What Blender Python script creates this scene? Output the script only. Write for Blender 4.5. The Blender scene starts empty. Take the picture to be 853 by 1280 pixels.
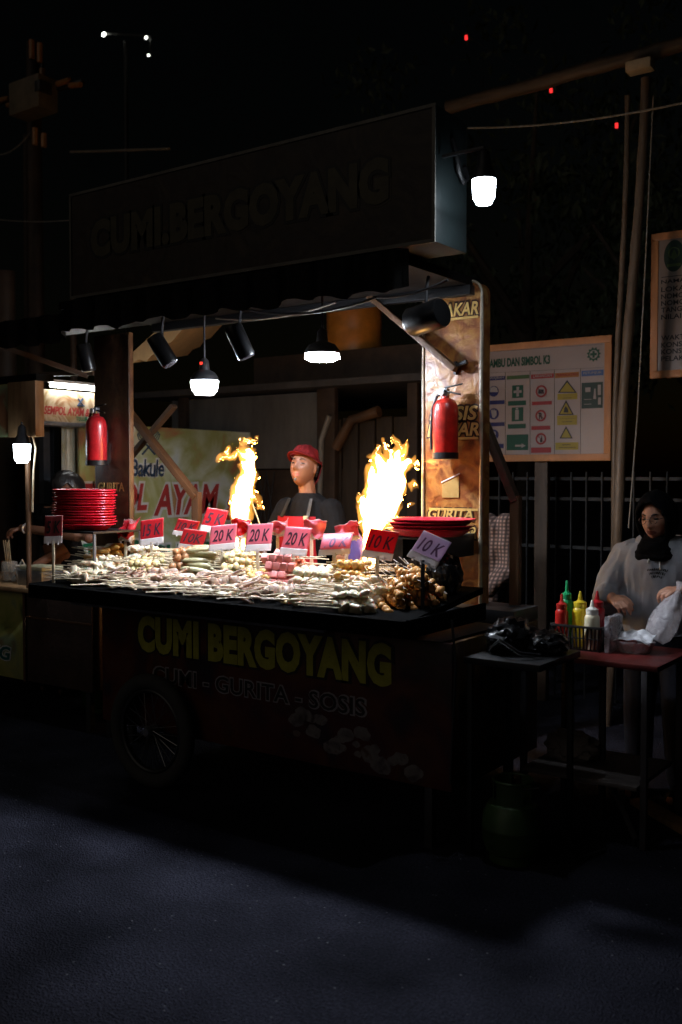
import bpy, bmesh, math, random
from mathutils import Vector, Matrix, Euler, noise
from mathutils.bvhtree import BVHTree
R = math.radians
rnd = random.Random(7)
scene = bpy.context.scene
COL = scene.collection

# ------------------------------------------------------------------ camera
# world axes follow the food cart: X along its front (to the right), Y away from the street, Z up
YAW, PITCH, EYE, FPX = math.atan2(.581, .814), math.atan(45 / 1244.), Vector((0, -3.73, 1.65)), 1244.
cd = bpy.data.cameras.new('camera'); cam = bpy.data.objects.new('camera', cd); COL.objects.link(cam)
cam.location = EYE; cam.rotation_euler = (R(90) - PITCH, 0, YAW)
cd.sensor_fit = 'VERTICAL'; cd.sensor_height = 36; cd.sensor_width = 24; cd.lens = FPX / 1280 * 36
cd.clip_end = 500
cd.dof.use_dof = True; cd.dof.focus_distance = 5.2; cd.dof.aperture_fstop = 2.2
scene.camera = cam

# ------------------------------------------------------------------ night sky and faint street glow
w = bpy.data.worlds.new('World'); scene.world = w; w.use_nodes = True
wn = w.node_tree.nodes; bg = wn['Background']
sky = wn.new('ShaderNodeTexSky'); sky.sky_type = 'NISHITA'; sky.sun_disc = False
SUN_EL, SUN_AZ = R(32), R(200)
sky.sun_elevation = R(1); sky.sun_rotation = SUN_AZ
w.node_tree.links.new(sky.outputs[0], bg.inputs[0]); bg.inputs[1].default_value = .0012
sd = bpy.data.lights.new('sun', 'SUN'); sd.energy = .07; sd.angle = R(50); sd.color = (1, .9, .78)
so = bpy.data.objects.new('sun', sd); COL.objects.link(so)
so.rotation_euler = Vector((.25, .9, -.55)).to_track_quat('-Z', 'Y').to_euler()

vs = scene.view_settings; vs.view_transform = 'Standard'; vs.look = 'None'; vs.gamma = 1; vs.exposure = 0; vs.use_curve_mapping = False
cy = scene.cycles; cy.use_denoising = True; cy.max_bounces = 6; cy.transparent_max_bounces = 16
cy.sample_clamp_indirect = 4; cy.caustics_reflective = False; cy.caustics_refractive = False
LED, FLAME = 690., 25.

def at(px, py, y):                       # the point of the plane Y = y that the photo shows at that pixel
    cp, sp, cw, sw = math.cos(PITCH), math.sin(PITCH), math.cos(YAW), math.sin(YAW)
    f = Vector((-sw * cp, cw * cp, -sp)); r = Vector((cw, sw, 0)); u = r.cross(f)
    d = f + r * ((px - 426.5) / FPX) - u * ((py - 640) / FPX)
    return EYE + d * ((y - EYE.y) / d.y)
def atx(px, py, x):
    cp, sp, cw, sw = math.cos(PITCH), math.sin(PITCH), math.cos(YAW), math.sin(YAW)
    f = Vector((-sw * cp, cw * cp, -sp)); r = Vector((cw, sw, 0)); u = r.cross(f)
    d = f + r * ((px - 426.5) / FPX) - u * ((py - 640) / FPX)
    return EYE + d * ((x - EYE.x) / d.x)

# ------------------------------------------------------------------ materials
def nodes_of(name):
    m = bpy.data.materials.new(name); m.use_nodes = True
    return m, m.node_tree.nodes, m.node_tree.links, m.node_tree.nodes['Principled BSDF']
def rgba(c): return (c[0], c[1], c[2], 1)
def mat(name, col, rough=.6, metal=0, var=.25, vscale=6, bump=.0, bscale=40, emit=0, trans=0, col2=None, coat=0, stretch=None, sss=0, spec=.5):
    m, n, l, p = nodes_of(name); p.inputs['Specular IOR Level'].default_value = spec
    p.inputs['Roughness'].default_value = rough; p.inputs['Metallic'].default_value = metal
    if coat: p.inputs['Coat Weight'].default_value = coat
    tc = n.new('ShaderNodeTexCoord'); mp = n.new('ShaderNodeMapping'); l.new(tc.outputs['Object'], mp.inputs[0])
    if stretch: mp.inputs['Scale'].default_value = stretch
    nz = n.new('ShaderNodeTexNoise'); nz.inputs['Scale'].default_value = vscale; nz.inputs['Detail'].default_value = 6
    nz.inputs['Roughness'].default_value = .65; l.new(mp.outputs[0], nz.inputs[0])
    rp = n.new('ShaderNodeValToRGB'); rp.color_ramp.elements[0].position = .3; rp.color_ramp.elements[1].position = .7
    c2 = col2 or tuple(min(1, c * (1 + var)) for c in col)
    rp.color_ramp.elements[0].color = rgba(tuple(c * (1 - var) for c in col)); rp.color_ramp.elements[1].color = rgba(c2)
    l.new(nz.outputs[0], rp.inputs[0]); l.new(rp.outputs[0], p.inputs['Base Color'])
    if bump:
        nb = n.new('ShaderNodeTexNoise'); nb.inputs['Scale'].default_value = bscale; nb.inputs['Detail'].default_value = 4
        l.new(mp.outputs[0], nb.inputs[0]); b = n.new('ShaderNodeBump'); b.inputs['Strength'].default_value = bump
        b.inputs['Distance'].default_value = .01
        l.new(nb.outputs[0], b.inputs['Height']); l.new(b.outputs[0], p.inputs['Normal'])
    if emit:
        p.inputs['Emission Color'].default_value = rgba(col); p.inputs['Emission Strength'].default_value = emit
    if sss:
        p.inputs['Subsurface Weight'].default_value = sss; p.inputs['Subsurface Radius'].default_value = (1, .55, .35); p.inputs['Subsurface Scale'].default_value = .01
    if trans:
        t = n.new('ShaderNodeBsdfTranslucent'); l.new(rp.outputs[0], t.inputs[0])
        mx = n.new('ShaderNodeMixShader'); mx.inputs[0].default_value = trans
        out = n['Material Output']; l.new(p.outputs[0], mx.inputs[1]); l.new(t.outputs[0], mx.inputs[2]); l.new(mx.outputs[0], out.inputs[0])
    return m
def printed(name, cols, scale=5, rough=.35, distort=1.5, bump=.15, bscale=9, stretch=None, seed=0.):
    """a vinyl print: soft blotches of the printed picture's own colours, wrinkled film"""
    m, n, l, p = nodes_of(name); p.inputs['Roughness'].default_value = rough
    tc = n.new('ShaderNodeTexCoord'); mp = n.new('ShaderNodeMapping'); l.new(tc.outputs['Object'], mp.inputs[0])
    mp.inputs['Location'].default_value = (seed, seed * .7, seed * 1.3)
    if stretch: mp.inputs['Scale'].default_value = stretch
    nz = n.new('ShaderNodeTexNoise'); nz.inputs['Scale'].default_value = scale; nz.inputs['Detail'].default_value = 5
    nz.inputs['Distortion'].default_value = distort; l.new(mp.outputs[0], nz.inputs[0])
    rp = n.new('ShaderNodeValToRGB'); cr = rp.color_ramp
    k = len(cols)
    while len(cr.elements) < k: cr.elements.new(.5)
    for i, c in enumerate(cols):
        cr.elements[i].position = .28 + .44 * i / (k - 1); cr.elements[i].color = rgba(c)
    l.new(nz.outputs[0], rp.inputs[0]); l.new(rp.outputs[0], p.inputs['Base Color'])
    nb = n.new('ShaderNodeTexNoise'); nb.inputs['Scale'].default_value = bscale; nb.inputs['Detail'].default_value = 3; nb.inputs['Distortion'].default_value = .8
    l.new(mp.outputs[0], nb.inputs[0]); b = n.new('ShaderNodeBump'); b.inputs['Strength'].default_value = bump; b.inputs['Distance'].default_value = .02
    l.new(nb.outputs[0], b.inputs['Height']); l.new(b.outputs[0], p.inputs['Normal'])
    return m
def glow(name, col, s):
    m = bpy.data.materials.new(name); m.use_nodes = True; n, l = m.node_tree.nodes, m.node_tree.links
    n.remove(n['Principled BSDF']); e = n.new('ShaderNodeEmission'); e.inputs[0].default_value = rgba(col); e.inputs[1].default_value = s
    l.new(e.outputs[0], n['Material Output'].inputs[0]); return m
def clear_film(name, tint, alpha=.25, rough=.2):
    m, n, l, p = nodes_of(name); p.inputs['Base Color'].default_value = rgba(tint); p.inputs['Roughness'].default_value = rough
    tc = n.new('ShaderNodeTexCoord'); nb = n.new('ShaderNodeTexNoise'); nb.inputs['Scale'].default_value = 30; nb.inputs['Detail'].default_value = 4
    nb.inputs['Distortion'].default_value = 1; l.new(tc.outputs['Object'], nb.inputs[0])
    b = n.new('ShaderNodeBump'); b.inputs['Strength'].default_value = .7; b.inputs['Distance'].default_value = .02; l.new(nb.outputs[0], b.inputs['Height']); l.new(b.outputs[0], p.inputs['Normal'])
    rp = n.new('ShaderNodeValToRGB'); rp.color_ramp.elements[0].color = rgba((alpha * .4,) * 3); rp.color_ramp.elements[1].color = rgba((min(1, alpha * 1.8),) * 3)
    l.new(nb.outputs[0], rp.inputs[0]); l.new(rp.outputs[0], p.inputs['Alpha']); return m

M = {}
M['wood'] = mat('brown wood', (.10, .045, .018), .6, var=.45, vscale=5, bump=.3, bscale=30, stretch=(1, 1, .25))
M['darkwood'] = mat('dark wood', (.05, .028, .016), .65, var=.4, bump=.3)
M['palewood'] = mat('pale plank', (.33, .19, .09), .6, var=.4, vscale=7, bump=.2, stretch=(3, 3, .4))
M['bamboo'] = mat('bamboo', (.11, .08, .055), .5, var=.35, vscale=8, bump=.2, stretch=(4, 4, .6))
M['black'] = mat('black paint', (.006, .006, .0065), .45, var=.3, bump=.1)
M['blackshiny'] = mat('black plastic', (.008, .008, .009), .32, var=.3, bump=.6, bscale=18)
M['rubber'] = mat('tyre rubber', (.045, .043, .04), .8, var=.3, bump=.3, bscale=60)
M['steel'] = mat('worn steel', (.30, .31, .33), .4, .8, var=.3, vscale=12)
M['darksteel'] = mat('dark steel', (.06, .06, .065), .45, .5, var=.3)
M['strip'] = mat('worn aluminium strip', (.25, .25, .26), .5, .3, var=.5, vscale=14)
M['tarp'] = mat('dark tarpaulin', (.005, .0047, .0047), .55, var=.4, bump=.6, bscale=9, spec=.12)
M['red'] = mat('red enamel', (.48, .012, .012), .32, var=.25, vscale=18, bump=.04, coat=.3)
M['redplastic'] = mat('red plastic', (.55, .012, .03), .3, var=.1, bump=.03)
M['stick'] = mat('bamboo stick', (.68, .56, .38), .6, var=.3, vscale=20)
M['darkstick'] = mat('soaked bamboo stick', (.22, .15, .09), .5, var=.3, vscale=20)
M['white'] = mat('white plastic', (.78, .77, .74), .4, var=.06)
M['cream'] = mat('cream plastic', (.62, .52, .36), .45, var=.2, vscale=15)
M['skin'] = mat('skin', (.165, .068, .036), .5, var=.1, vscale=25, sss=.08)
M['skin2'] = mat('tan skin', (.30, .145, .09), .5, var=.1, vscale=25, sss=.08)
M['skin3'] = mat('warm tan skin', (.62, .31, .20), .5, var=.1, vscale=25, sss=.08)
M['lip'] = mat('lips', (.26, .085, .065), .4, var=.1)
M['hair'] = mat('black hair', (.012, .010, .010), .35, var=.4, vscale=30, bump=.4, bscale=90, stretch=(1, 1, .2))
M['eye'] = mat('eye', (.02, .015, .012), .2, var=.1)
M['blackcloth'] = mat('black cloth', (.0035, .0032, .0035), .85, var=.3, bump=.2, bscale=60, spec=.12)
M['hijab'] = mat('black knit hijab', (.004, .004, .0045), .9, var=.3, bump=.2, bscale=40, spec=.12)
M['redcloth'] = mat('red apron cloth', (.24, .010, .014), .8, var=.15, bump=.2, bscale=60, spec=.12)
M['redcap'] = mat('dark red cap cloth', (.10, .006, .007), .85, var=.2, bump=.2, bscale=80, spec=.12)
M['hoodie'] = mat('grey hoodie fleece', (.30, .31, .34), .9, var=.1, vscale=9, bump=.06, bscale=120)
M['denim'] = mat('dark jeans', (.008, .010, .02), .85, var=.3, bump=.2, bscale=80)
M['asph'] = None
M['brick'] = mat('grey tarp wall', (.15, .14, .13), .8, var=.3, vscale=3, bump=.4, bscale=5)
M['leaf'] = mat('leaf', (.035, .05, .02), .6, var=.5, vscale=2)
M['bark'] = mat('bark', (.06, .045, .03), .85, var=.4, bump=.5)
M['bulb'] = glow('lit led bulb', (.80, .88, 1), 95)
M['panel'] = glow('lit led panel', (.80, .88, 1), LED)
M['cable'] = mat('cable', (.02, .02, .022), .5, var=.2)

# ------------------------------------------------------------------ mesh builder
class MB:
    def __init__(s): s.bm = bmesh.new()
    def box(s, a, b, bevel=0, mx=None):
        a, b = Vector(a), Vector(b); c = (a + b) / 2; d = b - a
        r = bmesh.ops.create_cube(s.bm, size=1, matrix=(mx or Matrix()) @ Matrix.Translation(c) @ Matrix.Diagonal((abs(d.x), abs(d.y), abs(d.z), 1)))
        if bevel:
            ed = list({e for v in r['verts'] for e in v.link_edges})
            bmesh.ops.bevel(s.bm, geom=ed, offset=bevel, segments=2, affect='EDGES', profile=.6)
        return s
    def bar(s, p, q, wx, wy=None, bevel=.003):
        p, q = Vector(p), Vector(q); wy = wy or wx
        L = (q - p).length; rot = (q - p).to_track_quat('Z', 'Y').to_matrix().to_4x4()
        return s.box((-wx / 2, -wy / 2, 0), (wx / 2, wy / 2, L), bevel, Matrix.Translation(p) @ rot)
    def tube(s, pts, rad, n=10, squash=None, cap=True):
        pts = [Vector(p) for p in pts]
        rad = rad if isinstance(rad, (list, tuple)) else [rad] * len(pts)
        rings = []; up = Vector((0, 0, 1))
        t0 = (pts[1] - pts[0]).normalized(); x = t0.cross(up) if abs(t0.z) < .95 else t0.cross(Vector((0, 1, 0))); x.normalize()
        for i, p in enumerate(pts):
            t = (pts[min(i + 1, len(pts) - 1)] - pts[max(i - 1, 0)]).normalized()
            x = (x - t * x.dot(t)).normalized(); yv = t.cross(x)
            k = squash or 1
            rings.append([s.bm.verts.new(p + (x * math.cos(a) + yv * math.sin(a) * k) * rad[i]) for a in [2 * math.pi * j / n for j in range(n)]])
        for a, b in zip(rings, rings[1:]):
            for j in range(n): s.bm.faces.new((a[j], a[(j + 1) % n], b[(j + 1) % n], b[j]))
        if cap:
            s.bm.faces.new(rings[0][::-1]); s.bm.faces.new(rings[-1])
        return s
    def loft(s, rings, n=24):                # rings of (centre, rx, ry) in horizontal planes
        rr = []
        for c, rx, ry in rings:
            c = Vector(c); rr.append([s.bm.verts.new(c + Vector((rx * math.cos(a), ry * math.sin(a), 0))) for a in [2 * math.pi * j / n for j in range(n)]])
        for a, b in zip(rr, rr[1:]):
            for j in range(n): s.bm.faces.new((a[j], a[(j + 1) % n], b[(j + 1) % n], b[j]))
        s.bm.faces.new(rr[0][::-1]); s.bm.faces.new(rr[-1]); return s
    def lathe(s, prof, c=(0, 0, 0), n=24, sx=1, sy=1, mx=None, wob=None):
        mx = mx or Matrix(); c = Vector(c); rr = []
        for r, z in prof:
            rr.append([s.bm.verts.new(mx @ (c + Vector((r * sx * math.cos(a) * (wob(a) if wob else 1), r * sy * math.sin(a) * (wob(a) if wob else 1), z)))) for a in [2 * math.pi * j / n for j in range(n)]])
        for a, b in zip(rr, rr[1:]):
            for j in range(n): s.bm.faces.new((a[j], a[(j + 1) % n], b[(j + 1) % n], b[j]))
        if prof[0][0] > 1e-4: s.bm.faces.new(rr[0][::-1])
        if prof[-1][0] > 1e-4: s.bm.faces.new(rr[-1])
        bmesh.ops.remove_doubles(s.bm, verts=[v for r_ in (rr[0], rr[-1]) for v in r_], dist=1e-5)
        return s
    def ell(s, c, r, rot=None, u=14, v=9, jit=0, seed=0):
        r = Vector(r) if not isinstance(r, (int, float)) else Vector((r, r, r))
        q = bmesh.ops.create_uvsphere(s.bm, u_segments=u, v_segments=v, radius=1)
        m = Matrix.Translation(Vector(c)) @ (rot or Matrix()) @ Matrix.Diagonal((*r, 1))
        for vv in q['verts']:
            if jit: vv.co *= 1 + jit * noise.noise(vv.co * 1.7 + Vector((seed * 3.1, seed, 0)))
            vv.co = m @ vv.co
        return s
    def torus(s, c, R_, r, axis='Y', n=40, k=10, rz=1):
        rr = []
        for i in range(n):
            a = 2 * math.pi * i / n; ring = []
            for j in range(k):
                b = 2 * math.pi * j / k; q = R_ + r * math.cos(b); h = r * math.sin(b) * rz
                p = {'Y': (q * math.cos(a), h, q * math.sin(a)), 'Z': (q * math.cos(a), q * math.sin(a), h), 'X': (h, q * math.cos(a), q * math.sin(a))}[axis]
                ring.append(s.bm.verts.new(Vector(c) + Vector(p)))
            rr.append(ring)
        for i in range(n):
            a, b = rr[i], rr[(i + 1) % n]
            for j in range(k): s.bm.faces.new((a[j], a[(j + 1) % k], b[(j + 1) % k], b[j]))
        return s
    def slab(s, pts, ext):                   # polygon in space given a thickness along the vector ext
        ext = Vector(ext); a = [s.bm.verts.new(Vector(p)) for p in pts]; b = [s.bm.verts.new(Vector(p) + ext) for p in pts]
        s.bm.faces.new(a); s.bm.faces.new(b[::-1]); n = len(a)
        for j in range(n): s.bm.faces.new((a[j], b[j], b[(j + 1) % n], a[(j + 1) % n]))
        return s
    def add_mesh(s, me, mx=None):
        k = len(s.bm.verts); s.bm.from_mesh(me)
        if mx is not None:
            s.bm.verts.ensure_lookup_table()
            for v in s.bm.verts[k:]: v.co = mx @ v.co
        return s
    def mesh(s, name, smooth=True):
        bmesh.ops.recalc_face_normals(s.bm, faces=s.bm.faces)
        me = bpy.data.meshes.new(name); s.bm.to_mesh(me); s.bm.free()
        if smooth:
            me.polygons.foreach_set('use_smooth', [True] * len(me.polygons))
            me.set_sharp_from_angle(angle=R(38))
        return me
    def build(s, name, m, parent=None, world=True, smooth=True):
        return link(name, s.mesh(name, smooth), m, parent, world)

def origin_of(o):
    v = Vector((0, 0, 0))
    while o: v += o.location; o = o.parent
    return v
def link(name, me, m, parent=None, world=True):
    if m and not me.materials: me.materials.append(m)
    o = bpy.data.objects.new(name, me); COL.objects.link(o)
    if parent:
        o.parent = parent
        if world: me.transform(Matrix.Translation(-origin_of(parent)))
    return o
def tag(o, label, cat, group=None, kind=None):
    o['label'] = label; o['category'] = cat
    if group: o['group'] = group
    if kind: o['kind'] = kind
    return o
def thing(name, label, cat, loc=(0, 0, 0), rot=(0, 0, 0), group=None):
    o = bpy.data.objects.new(name, None); COL.objects.link(o); o.location = loc; o.rotation_euler = rot; o.empty_display_size = .05
    return tag(o, label, cat, group)
def solo(mb, name, m, label, cat, base, group=None, kind=None, smooth=True):   # a thing that is one mesh built in world coordinates
    me = mb.mesh(name, smooth); me.transform(Matrix.Translation(-Vector(base))); o = link(name, me, m); o.location = base
    return tag(o, label, cat, group, kind)
def struct(mb, name, m, smooth=True):
    o = link(name, mb.mesh(name, smooth), m); o['kind'] = 'structure'; return o
def dup(root, loc=None, rot=None, label=None):
    r = root.copy(); COL.objects.link(r)
    if loc is not None: r.location = loc
    if rot is not None: r.rotation_euler = rot
    if label: r['label'] = label
    for ch in list(root.children):
        c = ch.copy(); COL.objects.link(c); c.parent = r
        for g in list(ch.children):
            d = g.copy(); COL.objects.link(d); d.parent = c
    return r
WORK = bpy.data.scenes.new('work')             # an empty side scene, so that evaluating a modifier or a text stays quick
def work_graph():
    with bpy.context.temp_override(scene=WORK, view_layer=WORK.view_layers[0]): return bpy.context.evaluated_depsgraph_get()
def evaluated(me, mods):
    o = bpy.data.objects.new('tmp', me); WORK.collection.objects.link(o)
    for kind, kw in mods:
        md = o.modifiers.new('m', kind)
        for k, v in kw.items(): setattr(md, k, v)
    dg = work_graph(); dg.update()
    r = bpy.data.meshes.new_from_object(o.evaluated_get(dg)); bpy.data.objects.remove(o); bpy.data.meshes.remove(me)
    r.polygons.foreach_set('use_smooth', [True] * len(r.polygons)); return r
def fused(mb, voxel=.006, smooth=4):         # one continuous surface out of overlapping volumes
    return evaluated(mb.mesh('f'), [('REMESH', dict(mode='VOXEL', voxel_size=voxel, use_smooth_shade=True)), ('SMOOTH', dict(factor=.5, iterations=smooth))])
def folds(me, amp, scale, stretch=(1, 1, 1), seed=0):
    nrm = [v.normal.copy() for v in me.vertices]
    for v, nv in zip(me.vertices, nrm):
        c = Vector((v.co.x * stretch[0], v.co.y * stretch[1], v.co.z * stretch[2])) * scale + Vector((seed, 0, 0))
        v.co += nv * (amp * noise.turbulence(c, 3, False))
    return me
def text_mesh(txt, width, height, bold=.0, shear=0, depth=.001, spacing=1):
    c = bpy.data.curves.new('t', 'FONT'); c.body = txt; c.size = 1; c.offset = bold; c.shear = shear; c.space_character = spacing
    c.extrude = .02; c.resolution_u = 3; c.fill_mode = 'BOTH'
    o = bpy.data.objects.new('t', c); WORK.collection.objects.link(o); dg = work_graph(); dg.update()
    me = bpy.data.meshes.new_from_object(o.evaluated_get(dg)); bpy.data.objects.remove(o)
    xs = [v.co.x for v in me.vertices]; ys = [v.co.y for v in me.vertices]; x0, x1, y0, y1 = min(xs), max(xs), min(ys), max(ys)
    for v in me.vertices:
        v.co.x = (v.co.x - x0) / (x1 - x0) * width; v.co.y = (v.co.y - y0) / (y1 - y0) * height; v.co.z = (v.co.z / .02 + 1) * depth / 2
    return me
def on_plane(me, o, xd, yd):                 # lettering plane: origin, direction of writing, up direction
    xd, yd = Vector(xd).normalized(), Vector(yd).normalized(); z = xd.cross(yd)
    mx = Matrix(((xd.x, yd.x, z.x, o[0]), (xd.y, yd.y, z.y, o[1]), (xd.z, yd.z, z.z, o[2]), (0, 0, 0, 1)))
    me.transform(mx); return me
def lettering(txt, m, parent, o, w, h, xd=(1, 0, 0), yd=(0, 0, 1), bold=0, shear=0, depth=.0015, world=True, name='lettering', spacing=1):
    return link(name, on_plane(text_mesh(txt, w, h, bold, shear, depth, spacing), o, xd, yd), m, parent, world)
def arc(c, r, a0, a1, n, f): return [f(c[0] + r * math.cos(a0 + (a1 - a0) * i / n), c[1] + r * math.sin(a0 + (a1 - a0) * i / n)) for i in range(n + 1)]

# ================================================================== SETTING
m, n, l, p = nodes_of('asphalt'); M['asph'] = m
tc = n.new('ShaderNodeTexCoord')
n1 = n.new('ShaderNodeTexNoise'); n1.inputs['Scale'].default_value = 1.7; n1.inputs['Detail'].default_value = 7; l.new(tc.outputs['Object'], n1.inputs[0])
n2 = n.new('ShaderNodeTexVoronoi'); n2.inputs['Scale'].default_value = 130; l.new(tc.outputs['Object'], n2.inputs[0])
n3 = n.new('ShaderNodeTexVoronoi'); n3.inputs['Scale'].default_value = 16; l.new(tc.outputs['Object'], n3.inputs[0])
r1 = n.new('ShaderNodeValToRGB'); r1.color_ramp.elements[0].position = .36; r1.color_ramp.elements[0].color = (.013, .013, .019, 1); r1.color_ramp.elements[1].position = .62; r1.color_ramp.elements[1].color = (.036, .036, .052, 1)
l.new(n1.outputs[0], r1.inputs[0])
r2 = n.new('ShaderNodeValToRGB'); r2.color_ramp.elements[0].position = .05; r2.color_ramp.elements[0].color = (.5, .5, .5, 1); r2.color_ramp.elements[1].position = .075; r2.color_ramp.elements[1].color = (0, 0, 0, 1)
l.new(n3.outputs[0], r2.inputs[0])
mixg = n.new('ShaderNodeMix'); mixg.data_type = 'RGBA'; l.new(r2.outputs[0], mixg.inputs[0]); l.new(r1.outputs[0], mixg.inputs[6]); mixg.inputs[7].default_value = (.3, .3, .3, 1)
n4 = n.new('ShaderNodeTexNoise'); n4.inputs['Scale'].default_value = 90; n4.inputs['Detail'].default_value = 3; l.new(tc.outputs['Object'], n4.inputs[0])
r4 = n.new('ShaderNodeMapRange'); r4.inputs[1].default_value = .3; r4.inputs[2].default_value = .7; r4.inputs[3].default_value = .55; r4.inputs[4].default_value = 1.45; l.new(n4.outputs[0], r4.inputs[0])
mul = n.new('ShaderNodeMix'); mul.data_type = 'RGBA'; mul.blend_type = 'MULTIPLY'; mul.inputs[0].default_value = 1; l.new(mixg.outputs[2], mul.inputs[6]); l.new(r4.outputs[0], mul.inputs[7])
l.new(mul.outputs[2], p.inputs['Base Color']); p.inputs['Roughness'].default_value = .95; p.inputs['Specular IOR Level'].default_value = .08
b = n.new('ShaderNodeBump'); b.inputs['Strength'].default_value = .9; b.inputs['Distance'].default_value = .012; l.new(n2.outputs[0], b.inputs['Height']); l.new(b.outputs[0], p.inputs['Normal'])
g = MB(); g.box((-60, -40, -.3), (60, 60, 0)); struct(g, 'asphalt_ground', M['asph'])

# ---- dark trees behind
def tree(x, y, h, spread, label, seed):
    rr = random.Random(seed); t = thing('tree', label, 'tree', (x, y, 0), group='dark trees behind the stalls')
    tb = MB(); tb.tube([(x, y, -.05), (x + .1, y, h * .3), (x - .05, y + .1, h * .6)], [.2, .16, .1])
    for k in range(6):
        a = k * 1.05 + seed; tb.tube([(x + .03, y, h * (.4 + .03 * k)), (x + math.cos(a) * spread * .4, y + math.sin(a) * spread * .4, h * .65), (x + math.cos(a) * spread * .75, y + math.sin(a) * spread * .7, h * (.75 + .03 * k))], [.08, .05, .02], 6)
    tb.build('trunk', M['bark'], t)
    lb = MB()
    cl = [Vector((x + rr.gauss(0, .45) * spread, y + rr.gauss(0, .4) * spread, h * rr.uniform(.55, 1.05))) for _ in range(26)]
    for c in cl:
        for k in range(110):
            q = c + Vector((rr.gauss(0, .3), rr.gauss(0, .3), rr.gauss(0, .22))) * spread * .42
            e = Euler((rr.uniform(0, 6), rr.uniform(0, 6), rr.uniform(0, 6))).to_matrix(); s_ = rr.uniform(.05, .1)
            vv = [lb.bm.verts.new(q + e @ Vector(c_) * s_) for c_ in ((-1, 0, 0), (0, -.45, .1), (1.1, 0, 0), (0, .45, .1))]; lb.bm.faces.new(vv)
    lb.build('crown', M['leaf'], t, smooth=False)
tree(-6.2, 9.5, 7.6, 2.4, 'dark leafy tree rising over the stall sign against the night sky', 1)
tree(-3.4, 8.6, 5.6, 2.2, 'dark lower tree behind the safety board and the fence', 2)

# ---- floodlight mast far off: three lit heads high over the street
t = thing('light_mast', 'far light mast with three small white lit heads in the black sky', 'light mast', (at(157, 300, 26).x, 26, 0))
a1, a2, a3 = at(130, 43, 26), at(183, 47, 26), at(186, 69, 26)
mb = MB(); mb.tube([(t.location.x, 26.1, 0), (t.location.x, 26.1, a2.z + .2)], .09, 8); mb.bar((a1.x, 26.12, a1.z + .08), (a3.x, 26.12, a2.z + .05), .08); mb.bar((a3.x, 26.12, a2.z), (a3.x, 26.12, a3.z), .06); mb.build('mast_pole', M['black'], t)
for q, s_ in ((a1, .10), (a2, .07), (a3, .05)):
    mb = MB(); mb.ell(q, (s_, .04, s_ * .8)); mb.build('lamp_head', glow('far lamp', (.95, .97, .85), 6 if s_ < .1 else 14), t)

# ---- utility pole with a grey cabinet, left
up = at(46, 420, 3.2); t = thing('utility_pole', 'dark utility pole carrying a grey box between stub arms', 'utility pole', (up.x, 3.2, 0))
M['cab'] = mat('glow tinted grey cabinet', (.20, .16, .11), .6, var=.3); M['porc'] = mat('glow tinted porcelain', (.42, .20, .07), .35, var=.2)  # orange street light is put into the box and insulator colours
mb = MB(); mb.tube([(up.x, 3.2, 0), (up.x, 3.2, 6.3)], [.1, .075], 12); mb.tube([(up.x - .28, 3.3, 0), (up.x - .25, 3.3, 5.4)], [.06, .05], 10); mb.build('pole', M['darkwood'], t)
c0, c1 = at(31, 152, 3.05), at(68, 98, 3.05); mb = MB(); mb.box((c0.x, 2.85, c0.z), (c1.x, 3.1, c1.z), .02); bx = mb.build('cabinet', M['cab'], t)
mb = MB(); mb.box((c1.x - .05, 2.84, c0.z + .15), (c1.x + .03, 3.0, c0.z + .26), .008); mb.build('latch', M['darksteel'], bx)
for (x0, y0, x1, y1) in ((40, 50, 40, 74), (50, 54, 50, 78), (53, 86, 53, 95), (72, 105, 88, 100), (88, 107, 101, 106), (-2, 126, 12, 123), (10, 132, 21, 130), (44, 160, 44, 181), (55, 167, 55, 184)):
    mb = MB(); mb.tube([at(x0, y0, 3.05), at(x1, y1, 3.05)], .03, 8); mb.build('insulator', M['porc'], t)
mb = MB(); mb.bar(at(-12, 130, 3.1), at(104, 103, 3.1), .05); mb.bar(at(53, 78, 3.12), at(53, 100, 3.12), .03); mb.build('cross_arm', M['darksteel'], t)

def cable(pts, r, label, m=None, group=None):
    mb = MB(); P = []
    pts = [Vector(q) for q in pts]
    for i in range(len(pts) - 1):
        for k in range(12): P.append(pts[i].lerp(pts[i + 1], k / 12))
    P.append(pts[-1]); mb.tube(P, r, 6)
    return solo(mb, 'cable', m or M['cable'], label, 'cable', pts[0], group)
def sag(a, b, s_): a, b = Vector(a), Vector(b); return [a.lerp(b, i / 10) - Vector((0, 0, s_ * 4 * (i / 10) * (1 - i / 10))) for i in range(11)]
M['paleline'] = mat('pale weathered wire', (.22, .2, .17), .6)
cable(sag(at(-10, 193, 3.1), at(38, 166, 3.1), .08), .008, 'pale wire running up to the utility pole under its box', M['paleline'])
cable(sag(at(-20, 272, 2.9), at(92, 275, 2.9), .03), .007, 'pale wire crossing behind the left end of the big sign', M['paleline'])
cable(sag(at(88, 190, 2.6), at(212, 186, 2.6), .0), .012, 'thin straight rod above the left half of the big sign', M['paleline'])

# ---- dark posts at the far left
for px, y, r_, lab in ((8, 2.2, .09, 'thick dark post at the left edge of the picture'), (92, 2.4, .03, 'thin dark post just left of the big sign')):
    q = at(px, 420, y); mb = MB(); mb.tube([(q.x, y, 0), (q.x, y, 3.6)], r_, 12); solo(mb, 'post', M['darkwood'], lab, 'post', (q.x, y, 0))

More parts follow.
